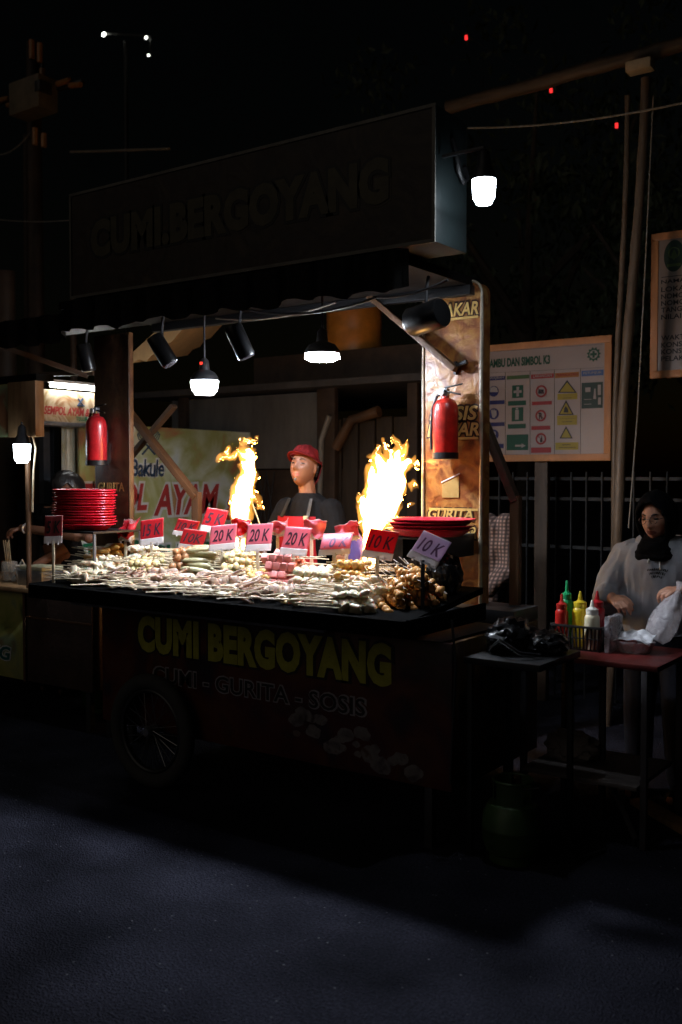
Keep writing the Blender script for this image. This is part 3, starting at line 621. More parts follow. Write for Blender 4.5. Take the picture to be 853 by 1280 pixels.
mb.tube(P, [.009 + .003 * noise.noise(q * 13) for q in P], 8); mb.build('hem', M['piping'], colr)
def col_text(txt, px0, px1, pyb, pyt, wide=0, shear=.2):
    a, b, c = at(px0, pyb, CY), at(px1, pyb, CY), at((px0 + px1) / 2, pyt, CY)
    lettering(txt, M['colbrown'], colr, (a.x - .008, CY - .002, a.z - .01), b.x - a.x + .016, c.z - a.z + .02, bold=.10, shear=shear)
    lettering(txt, M['colgold'], colr, (a.x, CY - .0045, a.z), b.x - a.x, c.z - a.z, bold=.025, shear=shear)
col_text('SOSIS', 538, 598, 527, 508); col_text('BAKAR', 535, 600, 546, 529); col_text('BAKAR', 548, 599, 398, 379); col_text('GURITA', 536, 592, 648, 636); col_text('BAKAR', 560, 596, 672, 658)
for py in (400, 547, 634):
    a, b = at(537, py + 2, CY), at(598, py - 2, CY); mb = MB(); mb.box((a.x, CY - .004, a.z - .006), (b.x, CY - .001, a.z + .006)); mb.build('printed_rule', M['colgold'], colr)
mb = MB(); mb.slab([at(553, 602, CY - .003), at(574, 592, CY - .003), at(574, 622, CY - .003), at(553, 622, CY - .003)], (0, -.002, 0)); pt = mb.build('printed_price_tag', mat('pale printed tag', (.36, .24, .08), .4, var=.2), colr)
mb = MB(); a, b = at(552, 603, CY - .006), at(575, 592, CY - .006); mb.bar(a, b, .006, .006, .001); mb.build('tag_edge', M['letterwhite'], pt)
lx0, lx1, LYc = at(118, 500, .45).x, at(162, 500, .45).x, .45
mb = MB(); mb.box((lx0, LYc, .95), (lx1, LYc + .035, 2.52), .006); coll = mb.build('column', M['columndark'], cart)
a, b = at(123, 612, LYc), at(156, 612, LYc); lettering('GURITA', M['colgold'], coll, (a.x, LYc - .002, a.z - .01), b.x - a.x, .055, bold=.02)
mb = MB(); mb.box((lx1 - .004, LYc - .012, .95), (lx1 + .008, LYc + .0, 2.5), .003); mb.build('hem', mat('brown hem', (.05, .025, .012), .5, var=.4), coll)
for k in range(2): mb = MB(); mb.bar((lx0 + .06 + k * .2, LYc + .06, 0), (lx0 + .06 + k * .2, LYc + .06, .95), .04); mb.build('leg', M['darksteel'], cart)
# braces
mb = MB(); mb.bar(at(462, 370, CY - .05), at(570, 462, CY - .05), .045, .03); mb.build('brace', M['wood'], cart)
mb = MB(); mb.bar(at(566, 459, CY - .03), at(584, 452, CY - .03), .02); mb.box(at(567, 468, CY - .02), at(572, 452, CY - .002)); mb.build('bracket', M['darksteel'], cart)
mb = MB(); mb.bar(at(600, 515, .86), at(645, 627, .86), .055, .04); mb.build('brace', M['darkwood'], cart)
q = at(645, 627, .86); mb = MB(); mb.bar(q + Vector((0, 0, .03)), (q.x, .86, .9), .05, .04); mb.build('post', M['wood'], cart)
mb = MB(); mb.bar(at(158, 511, 1.0), at(246, 622, 1.0), .06, .04); mb.build('brace', M['wood'], cart)
mb = MB(); mb.bar(at(246, 615, 1.0), (at(246, 615, 1.0).x, 1.0, .6), .06, .04); mb.build('post', M['wood'], cart)
mb = MB(); mb.bar(at(156, 580, 1.08), at(218, 507, 1.08), .05, .03); mb.build('brace', M['darkwood'], cart)
# roof, valance
mb = MB(); mb.box((-4.65, .0, 2.60), (-2.38, .84, 2.645), .004); mb.box((-5.7, .25, 2.60), (-4.652, .7, 2.64), .004); roof = mb.build('roof', M['tarp'], cart)
mb = MB(); nxx = 120
vt, vb = [], []
for i in range(nxx + 1):
    x = -5.6 + (3.3) * i / nxx; yy = .02 + .012 * math.sin(i * .9) + .25 * max(0, min(1, (-4.6 - x) / .3))
    vt.append(mb.bm.verts.new((x, yy - .03, 2.64))); vb.append(mb.bm.verts.new((x, yy - .03 + .01 * math.sin(i * 1.7), 2.47 + .025 * noise.noise(Vector((x * 4, 0, 0))) + .01 * math.sin(i * .8))))
for i in range(nxx): mb.bm.faces.new((vt[i], vt[i + 1], vb[i + 1], vb[i]))
mb.build('valance', M['tarp'], cart)
for yy in (.06, .70): mb = MB(); mb.box((-4.6, yy - .025, 2.55), (-2.36, yy + .025, 2.598), .003); mb.build('roof_beam', M['black'], cart)
# roof sign
SD = .28
M['signdark'] = printed('dark roof sign print', [(.022, .016, .012), (.05, .033, .02), (.03, .018, .014), (.075, .05, .03)], 3.5, .5, 1.6, .2, 7, seed=4)  # very dark brown print for the sign face
mb = MB(); mb.box((-4.53, .002, 2.652), (-2.167, SD, 3.23), .004); sign = mb.build('sign_box', mat('sign sheet metal', (.009, .0135, .014), .4, 0, var=.3, vscale=5, bump=.1), cart)
mb = MB(); mb.box((-4.52, -.006, 2.662), (-2.177, .0015, 3.22)); face = mb.build('sign_face', M['signdark'], cart)
M['signletter'] = mat('dull yellow sign lettering', (.085, .072, .035), .5, var=.35, vscale=10)  # darker yellow than the lettering on the cart front
lettering('CUMI.BERGOYANG', M['cartblack'], face, (-4.375, -.0068, 2.838), 1.99, .235, bold=.12, spacing=1.06)
lettering('CUMI.BERGOYANG', M['signletter'], face, (-4.358, -.0085, 2.852), 1.96, .207, bold=.06, spacing=1.06)
mb = MB(); e_ = .014
mb.box((-4.535, -.012, 2.648), (-2.162, -.0065, 2.664)); mb.box((-4.535, -.012, 3.219), (-2.162, -.0065, 3.234)); mb.box((-4.535, -.0125, 2.665), (-4.52, -.007, 3.218)); mb.box((-2.178, -.0125, 2.665), (-2.162, -.007, 3.218))
mb.build('sign_trim', mat('sign trim', (.16, .15, .13), .5, .3, var=.4), cart)
mb = MB(); P = [(-2.158, .13, 3.12), (-2.14, .14, 3.05), (-2.14, .16, 2.98), (-2.14, .2, 2.945), (-2.14, .235, 2.97), (-2.158, .24, 3.02)]; mb.tube(P, .012, 8); mb.build('cable_loop', M['black'], cart)
# shelves for the plates
mb = MB(); mb.box((-4.80, .06, 1.318), (-4.44, .44, 1.33), .003); mb.build('shelf', M['black'], cart)
mb = MB(); mb.box((-2.56, .28, 1.35), (-2.36, CY - .004, 1.362), .003); mb.box((-2.54, .3, 1.25), (-2.515, CY - .004, 1.349)); mb.box((-2.39, .3, 1.25), (-2.365, CY - .004, 1.349)); mb.build('shelf', M['black'], cart)
mb = MB(); mb.tube([(-4.42, .05, 1.318), (-4.42, .05, 1.06)], .01, 8); mb.tube([(-4.42, .4, 1.318), (-4.42, .4, 1.08)], .01, 8); mb.build('shelf_leg', M['steel'], cart)
# cables strung under the roof edge
cable(sag(at(300, 385, .1), at(470, 372, .1), .05), .006, 'black cable sagging under the roof edge at the middle')
cable(sag(at(470, 372, .12), at(560, 350, .12), .02) , .006, 'black cable under the roof edge by the right column')
cable(sag(at(270, 398, .15), at(420, 378, .15), .035), .005, 'thin grey cable under the roof edge near the middle lamp', M['paleline'])
cable([at(565, 775, -.02), at(570, 830, -.02), at(563, 980, -.02)], .006, 'black cable hanging down the right front corner of the cart')

# ================================================================== LAMPS
def cap_lamp(loc, rt, rb, h, label, flat=False, bulb=None, capm=None, hang=.3, panel=None):
    t = thing('led_lamp', label, 'lamp', loc)
    mb = MB()
    if flat: mb.lathe([(rb * .8, -.002), (rb, .004), (rb * .98, .022), (rb * .9, .026)], n=28)
    else: mb.lathe([(.0, -.005), (rb * .75, 0), (rb * .96, .012), (rb, .03), ((rb + rt) / 2, h * .6), (rt, h)], n=28)
    mb.build('diffuser', bulb or M['bulb'], t, False)
    mb = MB(); mb.lathe([(0, -.0085), (rb * .72, -.0085), (rb * .74, -.0065), (0, -.0065)], n=24); mb.build('led_panel', panel or M['panel'], t, False)
    mb = MB(); z = .027 if flat else h + .001
    rr = rb if flat else rt
    mb.lathe([(rr * 1.01, z), (rr * 1.0, z + .015), (rr * .75, z + .045), (.03, z + .06), (.024, z + .11), (.012, z + .125)], n=28); mb.build('cap', capm or M['darksteel'], t, False)
    mb = MB(); mb.tube([(0, 0, z + .125), (.0, 0, z + .125 + hang)], .006, 6); mb.build('cord', M['cable'], t, False)
    return t
q = at(256, 491, .38); L1 = cap_lamp(q, .078, .073, .066, 'lit white led lamp hanging by the left column, wide and tapering down', hang=2.6 - q.z - .215)
mb = MB(); mb.box((-.008, -.03, .155), (.008, -.022, .17), .002); mb.build('indicator', glow('small red led', (1, .05, .03), 2), L1, False)
q = at(403, 449, .30); cap_lamp(q, .1, .088, .03, 'lit led lamp hanging in the middle, only its flat lower rim shining', True, glow('lit lamp rim', (.80, .88, 1), 420), hang=2.6 - q.z - .152)
q = at(605, 252, .03); cap_lamp(q, .050, .046, .088, 'lit white led bulb hanging beside the end of the roof sign', bulb=glow('lit end bulb', (.80, .90, 1), 30), panel=glow('lit end panel', (.82, .90, 1), 310), hang=.01)
mb = MB(); mb.bar((q.x, q.y, q.z + .222), (-2.15, q.y, q.z + .222), .014); solo(mb, 'lamp_bracket', M['darksteel'], 'dark bracket reaching from the roof sign to the end bulb', 'bracket', (q.x, q.y, q.z + .222))

# spot lights / speakers hanging from the roof edge
def spot(loc, rx, ry, r_, L, label):
    t = thing('spotlight', label, 'spotlight', loc, group='black spotlights under the roof edge')
    mx = Euler((rx, ry, 0)).to_matrix().to_4x4()
    mb = MB(); mb.lathe([(r_ * .9, -L / 2), (r_, -L / 2 + .01), (r_, L / 2 - .012), (r_ * .92, L / 2)], mx=mx, n=24); mb.build('housing', M['blackshiny'] if False else mat('black housing', (.006, .006, .0065), .3, .2, var=.2), t, False)
    mb = MB(); mb.lathe([(r_ * .8, -L / 2 - .001), (r_ * .82, -L / 2 - .004), (0, -L / 2 - .005)], mx=mx, n=20); mb.build('lens', mat('dark lens', (.05, .05, .06), .1), t, False)
    mb = MB(); mb.tube([(0, 0, .02), (0, .0, L * .5 + .03), (0, .02, 2.57 - loc[2])], .008, 6); mb.build('arm', M['darksteel'], t, False)
spot(at(108, 447, .25), R(10), R(-8), .044, .16, 'small black spotlight under the roof edge, outside the left column')
spot(at(203, 438, .05), R(15), R(-28), .046, .17, 'black spotlight tilted left under the roof edge, beside the left lamp')
spot(at(300, 427, .05), R(15), R(-20), .046, .17, 'black spotlight under the roof edge, between the two hanging lamps')
spot(at(533, 397, .25), R(8), R(82), .068, .19, 'large black spotlight lying level in front of the right column')

# fire extinguishers
def extinguisher(loc, label, m, gauge=True):
    t = thing('fire_extinguisher', label, 'fire extinguisher', loc, group='fire extinguishers on the columns')
    mb = MB(); mb.lathe([(.060, .0), (.064, .01), (.064, .22), (.060, .25), (.045, .275), (.022, .285), (.018, .30)], n=32); mb.build('cylinder', m, t, False)
    mb = MB(); mb.lathe([(.062, -.02), (.067, -.018), (.067, .012), (.0655, .013)], n=32); mb.build('base_ring', M['black'], t, False)
    mb = MB(); mb.box((-.016, -.016, .295), (.016, .016, .335), .004); mb.build('valve', M['steel'], t, False)
    mb = MB(); mb.bar((0, -.01, .338), (.10, -.01, .352), .014, .008); mb.bar((0, -.01, .322), (.09, -.01, .30), .014, .008); mb.build('handle', M['black'], t, False)
    mb = MB(); mb.lathe([(.013, 0), (.016, .002), (.016, .01), (.0, .011)], mx=Matrix.Translation((-.012, -.018, .315)) @ Matrix.Rotation(R(90), 4, 'X'), n=18); mb.build('gauge', M['letterwhite'], t, False)
    mb = MB(); mb.tube([(-.018, 0, .31), (-.05, 0, .30), (-.075, 0, .24), (-.078, -.01, .1), (-.074, -.01, .03)], .008, 8); mb.build('hose', M['black'], t, False)
    mb = MB(); mb.box((-.02, .065, .12), (.02, .0745, .2), .002); mb.build('wall_bracket', M['darksteel'], t, False)
q = at(557, 569, CY - .077); extinguisher(q, 'scuffed bright red extinguisher with hose and gauge on the lit right column', mat('scuffed red', (.42, .02, .012), .35, var=.55, vscale=9, coat=.2))
q = at(121, 578, .375); extinguisher(q, 'dark red extinguisher on the dark left column', mat('dark scuffed red', (.38, .012, .016), .35, var=.4, vscale=9, coat=.2))

# plates
def plate_proto():
    mb = MB()
    wob = lambda a: 1 + .006 * math.sin(a * 26)
    mb.lathe([(.0, .0), (.15, .0), (.165, .006), (.195, .026), (.214, .033), (.219, .0335), (.220, .030), (.213, .027), (.196, .020), (.168, .001), (.152, -.004), (.0, -.004)], n=64, sx=1, sy=.70, wob=wob)
    return mb.mesh('plate')
pm = plate_proto()
base = at(109, 652, .22)
def plate(loc, rz, label, group, k):
    o = link('plate', pm, M['redplastic']); o.location = loc; o.rotation_euler = (rnd.uniform(-.01, .01), rnd.uniform(-.01, .01), rz); tag(o, label, 'plate', group); return o
NP = 14
for k in range(NP):
    lab = 'red oval plastic plate inside the tall stack on the left shelf'
    if k == 0: lab = 'red oval plastic plate at the very bottom of the tall left stack'
    if k == NP - 1: lab = 'red oval plastic plate on top of the tall left stack'
    plate((base.x + rnd.uniform(-.008, .008), .2 + rnd.uniform(-.006, .006), 1.336 + k * .0155), rnd.uniform(-.03, .03), lab, 'red plates in the left stack', k)
for k in range(4):
    lab = ('bottom', 'second from bottom', 'third from bottom', 'top')[k]
    plate((-2.415 + (0, .01, -.01, .015)[k], .38, 1.368 + k * .0155), rnd.uniform(-.05, .05), f'red oval plastic plate, {lab} of the low stack by the right column', 'red plates in the right stack', k)
# ================================================================== FOOD
def bed(y): return 1.038 + .12 * (y + .16)
F = {}
F['gold'] = mat('golden fried dough', (.60, .32, .08), .4, var=.3, vscale=30, bump=.3, bscale=60, sss=.45)
F['egg'] = mat('pale yellow dough', (.68, .54, .28), .4, var=.25, vscale=25, bump=.2, sss=.45)
F['meat'] = mat('brown meatball', (.42, .19, .08), .35, var=.35, vscale=30, bump=.2)
F['green'] = mat('greenish fish cake', (.40, .36, .20), .45, var=.35, vscale=22, bump=.2)
F['tofu'] = mat('yellow tofu', (.66, .42, .14), .4, var=.25, vscale=25, bump=.2, sss=.45)
F['pink'] = mat('pink sausage', (.62, .22, .20), .35, var=.15, vscale=20)
F['garlic'] = mat('white dumpling', (.72, .62, .44), .4, var=.2, vscale=22, bump=.2, sss=.45)
F['brown'] = mat('brown glazed bite', (.62, .31, .09), .38, var=.4, vscale=26, bump=.08, sss=.2)
F['squid'] = mat('white squid', (.74, .58, .38), .5, var=.12, vscale=24, bump=.15, col2=(.84, .74, .57), sss=.45)
F['octo'] = mat('purple white octopus', (.40, .18, .16), .45, var=.35, vscale=34, bump=.2, col2=(.78, .62, .46), sss=.45)
def piece_mesh(kind, seed):
    rr = random.Random(seed); mb = MB(); L = 0
    if kind == 'ball':
        for k in range(4): mb.ell((rr.uniform(-.003, .003), rr.uniform(-.003, .003), .012 + k * .036), rr.uniform(.017, .0205), jit=.15, seed=seed + k)
    elif kind == 'bigball':
        for k in range(4): mb.ell((rr.uniform(-.003, .003), rr.uniform(-.003, .003), .012 + k * .042), rr.uniform(.021, .025), jit=.12, seed=seed + k)
    elif kind == 'cube':
        for k in range(4): mb.box((-.02, -.018, k * .042), (.02, .018, k * .042 + .036), .006, Matrix.Rotation(rr.uniform(-.5, .5), 4, 'Z'))
    elif kind == 'long':
        mb.tube([(0, 0, 0), (.003, 0, .02), (rr.uniform(-.008, .008), 0, .08), (0, 0, .14), (0, 0, .155)], [.006, .016, .018, .016, .006], 10)
    elif kind == 'lump':
        for k in range(4): mb.ell((rr.uniform(-.006, .006), rr.uniform(-.006, .006), .012 + k * .034), (rr.uniform(.018, .026), rr.uniform(.014, .02), rr.uniform(.018, .023)), Euler((rr.uniform(-1, 1), rr.uniform(-1, 1), 0)).to_matrix().to_4x4(), 18, 12, jit=.14, seed=seed + k)
    elif kind == 'ruffle':                    # folded squid body on the stick
        P, q_ = [], []
        ph = rr.uniform(0, 6)
        for k in range(46):
            z = k * .0034; P.append(Vector((.016 * math.sin(k * .62 + ph) + .004 * math.sin(k * 1.7), .006 * math.sin(k * .23 + ph), z))); q_.append(.0105 + .004 * math.sin(k * .4 + ph) + .002 * rr.random())
        mb.tube(P, q_, 10, squash=1.7)
    elif kind == 'tent':                      # octopus arms bunched along the stick
        for k in range(6):
            a = rr.uniform(0, 6.28); P = []; c = Vector((.012 * math.cos(a), .012 * math.sin(a), rr.uniform(0, .07)))
            for j in range(8): P.append(c.copy()); a += rr.uniform(-.9, .9); c += Vector((.007 * math.cos(a), .007 * math.sin(a), .013))
            mb.tube(P, [.010 - .0009 * j for j in range(8)], 7)
        mb.ell((0, 0, .02), (.018, .016, .024), jit=.5, seed=seed)
    return mb.mesh('food_' + kind)
mb = MB(); mb.tube([(0, 0, -.16), (0, 0, .16)], .0030, 6); stick_mesh = mb.mesh('stick'); stick_mesh.materials.append(M['stick'])
mb = MB(); mb.tube([(0, 0, -.14), (0, 0, .16)], .0026, 6); lstick_mesh = None; dstick_mesh = mb.mesh('stick'); dstick_mesh.materials.append(M['darkstick'])
mb = MB(); mb.tube([(0, 0, -.20), (0, 0, .14)], .0030, 6); lstick_mesh = mb.mesh('stick'); lstick_mesh.materials.append(M['stick'])
VAR = {}
def skewer(kind, fm, loc, az, el, label, group, dark=False, roll=0):
    key = (kind, fm)
    if key not in VAR:
        VAR[key] = [piece_mesh(kind, 10 + 7 * k) for k in range(4)]
        for me in VAR[key]: me.materials.append(F[fm])
    d = Vector((-math.cos(az) * math.cos(el), -math.sin(az) * math.cos(el), -math.sin(el)))   # food end points opposite the handle
    q = d.to_track_quat('Z', 'Y') @ Euler((0, 0, roll)).to_quaternion()
    t = bpy.data.objects.new('skewer', None); COL.objects.link(t); t.location = loc; t.rotation_mode = 'QUATERNION'; t.rotation_quaternion = q; t.empty_display_size = .03
    tag(t, label, 'skewer', group)
    s_ = bpy.data.objects.new('stick', dstick_mesh if dark else lstick_mesh if 'front' in label else stick_mesh); COL.objects.link(s_); s_.parent = t
    f_ = bpy.data.objects.new('food', rnd.choice(VAR[key])); COL.objects.link(f_); f_.parent = t
def pile(kind, fm, px, y, width, depth, nl, layers, az, label, step=.034, el=0., dark=False, sp=.16, dz=0):
    c = at(px, 705, y); azr = R(az)
    across = Vector((-math.sin(azr), math.cos(azr), 0)); along = Vector((math.cos(azr), math.sin(azr), 0))
    for L in range(layers):
        nn = max(2, nl - L)
        for j in range(nn):
            f = (j + .5) / nn - .5 + rnd.uniform(-.03, .03)
            p = Vector((c.x, y, 0)) + across * f * width * (1 - .18 * L) + along * rnd.uniform(-.5, .5) * depth
            p.z = bed(p.y) + .020 + L * step + dz + rnd.uniform(0, .008)
            skewer(kind, fm, p, azr + rnd.uniform(-sp, sp), el + rnd.uniform(-.08, .08), label, label.split(' in ')[0] + 's', dark, rnd.uniform(0, 6))
pile('long', 'gold', 122, .34, .26, .06, 6, 3, 176, 'golden fried stick skewer in the heap at the far left end of the tray', dz=.02)
pile('ruffle', 'squid', 118, .12, .26, .06, 7, 3, 178, 'white ruffled squid skewer in the far left heap below the golden ones', step=.028)
pile('ball', 'egg', 168, .16, .30, .08, 8, 3, 200, 'pale yellow ball skewer in the heap under the 15 K card')
pile('ruffle', 'squid', 196, .40, .24, .06, 6, 4, 30, 'white squid skewer in the heap behind the brown meatballs', step=.03)
pile('bigball', 'meat', 220, .30, .20, .05, 5, 4, 220, 'brown meatball skewer in the heap right of the 15 K card', step=.036)
pile('long', 'green', 272, .40, .30, .06, 8, 5, 14, 'greenish fish cake skewer in the heap behind the first pink 20 K card', step=.026, dz=.01)
pile('lump', 'egg', 315, .42, .24, .05, 6, 4, 22, 'pale fried skewer in the heap left of the pink sausages', step=.03)
pile('lump', 'tofu', 312, .18, .22, .05, 6, 2, 215, 'yellow tofu skewer in the low heap below the middle 20 K card')
pile('cube', 'pink', 372, .30, .26, .06, 6, 4, 14, 'pink sausage skewer in the heap below the last 20 K card', step=.038)
pile('bigball', 'garlic', 412, .20, .24, .06, 6, 3, 30, 'white dumpling skewer in the heap under the bent 10 K card', step=.036)
pile('lump', 'tofu', 456, .32, .22, .06, 6, 4, 40, 'yellow tofu skewer in the heap beside the red 10 K card', step=.032)
pile('lump', 'brown', 508, .16, .34, .09, 9, 5, 150, 'brown glazed skewer in the big heap at the right end of the tray', step=.030, el=.25, dark=True)
pile('ruffle', 'squid', 430, .0, .36, .08, 11, 3, 205, 'white squid skewer in the front heap left of the brown glazed ones', step=.026)
# front row: octopus skewers with handles fanned out over the edge
lab = 'purple and white octopus skewer lying along the front edge of the tray'
for i in range(58):
    x = -4.35 + 1.45 * ((i * .618) % 1); L = i % 3
    y = rnd.uniform(-.075, .10)
    skewer('tent' if rnd.random() < .45 else 'ruffle', 'octo', (x, y, bed(y) + .016 + L * .018), R(rnd.gauss(212, 17)), rnd.uniform(-.10, .06), lab, 'octopus skewers along the front edge', False, rnd.uniform(0, 6))
lab = 'cream squid skewer on the front edge with its bare handle hanging out over the rim'
for i in range(16):
    x = -4.25 + 1.5 * ((i * .618 + .3) % 1); y = rnd.uniform(-.14, -.07)
    skewer('ruffle' if i % 3 else 'tent', 'squid' if i % 2 else 'octo', (x, y, bed(y) + .03), R(rnd.gauss(222, 16)), rnd.uniform(-.02, .12), lab, 'skewers hanging over the front edge', False, rnd.uniform(0, 6))
lab = 'white squid skewer on the front left corner with its handle pointing left'
for i in range(16):
    x = -4.60 + .32 * ((i * .618) % 1); y = rnd.uniform(-.08, .10)
    skewer('ruffle', 'squid', (x, y, bed(y) + .016 + (i % 3) * .02), R(rnd.gauss(186, 9)), rnd.uniform(-.06, .06), lab, 'squid skewers on the front left corner', False, rnd.uniform(0, 6))

# ---- price cards
M['cardred'] = mat('red card', (.70, .03, .045), .4, var=.1, trans=.55); M['cardpink'] = mat('pink card', (.86, .24, .32), .4, var=.08, trans=.5)
M['cardshade'] = mat('shaded red card', (.30, .03, .035), .45, var=.2); M['cardlilac'] = mat('lilac film card', (.70, .58, .74), .3, var=.15, trans=.7)  # the far left card's shade is put into its darker red
M['ink'] = mat('black card ink', (.05, .015, .03), .5); M['inkred'] = mat('faded ink', (.16, .07, .16), .5)
M['film'] = mat('white film', (.85, .83, .83), .4, var=.05, trans=.85)
M['holder'] = mat('white card holder', (.78, .74, .74), .35, var=.08, trans=.3)
def price_card(px, py, y, text, cm, label, wpx=33, hpx=30, yaw=32, roll=-6, lean=-8, bend=0., crumple=0., stem=.17, ink=None, stick=None):
    q = at(px, py, y); sc = (q - EYE).length / FPX; W, H = wpx * sc, hpx * sc
    zb = bed(y) + .03; 
    t = thing('price_card', label, 'price card', (q.x, y, zb), (0, 0, R(yaw)), 'price cards stuck in the food')
    zc = q.z - zb
    mx = Matrix.Translation((0, 0, zc)) @ Matrix.Rotation(R(lean), 4, 'X') @ Matrix.Rotation(R(roll), 4, 'Y')
    def shape(u, v):                            # u across, v up: the card with its bend and creases
        x, z = (u - .5) * W + (v - .5) * W * .16, (v - .5) * H
        yy = bend * (v - .25) ** 2 * H * 2 if v > .25 else 0
        zz = z - (abs(bend) * .35 * (v - .25) ** 2 * H if v > .25 else 0)
        if crumple: 
            cr = noise.noise(Vector((u * 2.3 + px, v * 2.1, py)))
            yy += crumple * H * cr; zz += crumple * H * .6 * noise.noise(Vector((u * 2 + py, v * 3, 4))); x += crumple * W * .3 * noise.noise(Vector((u * 3, v * 2, px)))
        return Vector((x, yy, zz))
    def sheet(u0, u1, v0, v1, d, nu=14, nv=12):
        mb = MB(); gv = [[mb.bm.verts.new(mx @ (shape(u0 + (u1 - u0) * i / nu, v0 + (v1 - v0) * j / nv) + Vector((0, d, 0)))) for j in range(nv + 1)] for i in range(nu + 1)]
        for i in range(nu):
            for j in range(nv): mb.bm.faces.new((gv[i][j], gv[i + 1][j], gv[i + 1][j + 1], gv[i][j + 1]))
        me = mb.mesh('s'); 
        return evaluated(me, [('SOLIDIFY', dict(thickness=.0012, offset=0))])
    card = link('card', sheet(0, 1, .24, 1, 0), cm, t, False)
    link('white_edge', sheet(.0, 1, .235, 1.01, .0022), M['film'], t, False)
    link('holder', sheet(-.02, 1.02, 0, .26, -.0008), M['holder'], t, False)
    for k in (.2, .5, .78): a = mx @ (shape(k, .0)); mb = MB(); mb.box(a + Vector((-.004, -.004, -.008)), a + Vector((.004, .004, .012))); mb.build('clip', M['holder'], t, False)
    if text:
        me = text_mesh(text, .78, .46, .02, .18, .0008)
        for v in me.vertices:
            s_ = shape(.11 + v.co.x, .36 + v.co.y); v.co = mx @ (s_ + Vector((0, -.0012 - v.co.z, 0)))
        link('lettering', me, ink or M['ink'], card, False)
    a = mx @ shape(.5, .1); mb = MB(); mb.box((a.x - .009, a.y - .002, -.07), (a.x + .009, a.y + .003, a.z), .002); mb.build('stem', stick or M['cream'], t, False)
PC = price_card
PC(67, 662, -.09, '5 K', M['cardshade'], 'red price card in painted shade at the far left end of the tray', 24, 33, yaw=20, lean=2, roll=-3, ink=M['cartblack'])
PC(156, 667, .36, '', M['cardred'], 'crumpled red card seen edge on, left of the 15 K card', 22, 20, yaw=20, crumple=.55, lean=30, bend=1)
PC(190, 665, .25, '15 K', M['cardred'], 'red 15 K price card left of the brown meatballs', 29, 31, lean=-6, roll=-8)
PC(233, 660, .52, '10 K', M['cardred'], 'small red 10 K card sticking out behind the tilted one', 27, 21, roll=9, lean=12, yaw=40)
PC(241, 675, .42, '10K', M['cardred'], 'tilted red 10K card overlapping the one behind it', 29, 26, roll=8, lean=8, yaw=40)
PC(268, 651, .55, '5 K', M['cardred'], 'tall red 5 K card standing right of the two 10 K cards', 27, 30, roll=9, yaw=35)
PC(279, 672, .34, '20 K', M['cardpink'], 'pink 20 K card below the red 5 K card', 33, 31, roll=-6)
PC(301, 661, .5, '', M['cardred'], 'creased red and white card in front of the left flame', 25, 24, crumple=.4, lean=25, yaw=30, roll=-4)
PC(324, 672, .3, '20 K', M['cardpink'], 'pink 20 K card in front of the vendor, left one of the two', 32, 34, roll=-3)
PC(347, 661, .5, '', M['cardpink'], 'crumpled pink card behind the gap between the two 20 K cards', 26, 22, crumple=.5, lean=35, yaw=32)
PC(370, 677, .28, '20 K', M['cardpink'], 'pink 20 K card over the pink sausages, right of its twin', 33, 36, roll=4)
PC(393, 662, .48, '', M['cardpink'], 'crumpled pink card standing before the vendor apron', 27, 27, crumple=.45, lean=22, yaw=28, roll=6)
PC(420, 680, .26, '10 K', M['cardpink'], 'bent pale pink 10 K card folding backwards', 38, 27, lean=6, bend=.45, roll=-3, ink=M['inkred'])
PC(434, 665, .44, '', M['cardpink'], 'folded pink and white card behind the bent 10 K card', 29, 24, crumple=.5, lean=25, yaw=30, roll=-16)
PC(476, 681, .15, '10 K', M['cardred'], 'square deep red 10 K card in front of the right flame', 37, 37, roll=8, yaw=35)
PC(537, 687, .08, '10 K', M['cardlilac'], 'lilac see-through 10 K card leaning at the right end of the tray', 38, 38, roll=24, lean=-4, yaw=38, ink=M['inkred'], stick=M['darksteel'])

# black crumpled bags on the tray ends
def crumpled(c, r, seed, name, m, label, cat, amp=.35, sub=4, group=None):
    bm = bmesh.new(); bmesh.ops.create_icosphere(bm, subdivisions=sub, radius=1)
    for v in bm.verts:
        d = v.co.normalized(); k = 1 + amp * noise.turbulence(d * 2.2 + Vector((seed, 0, 0)), 4, True) - amp * .5
        v.co = Vector((d.x * r[0], d.y * r[1], max(d.z, -.75) * r[2])) * k
    mb = MB(); mb.bm.free(); mb.bm = bm
    me = mb.mesh(name); o = link(name, me, m); o.location = Vector(c) + Vector((0, 0, r[2] * .7)); return tag(o, label, cat, group)
crumpled((-2.32, .36, bed(.36)), (.09, .09, .11), 3, 'plastic_bag', M['blackshiny'], 'crumpled glossy black bag at the right end of the tray by the column', 'bag')
crumpled((-4.42, .5, bed(.5)), (.12, .07, .07), 9, 'plastic_bag', M['blackshiny'], 'low glossy black bag behind the squid near the left column', 'bag')

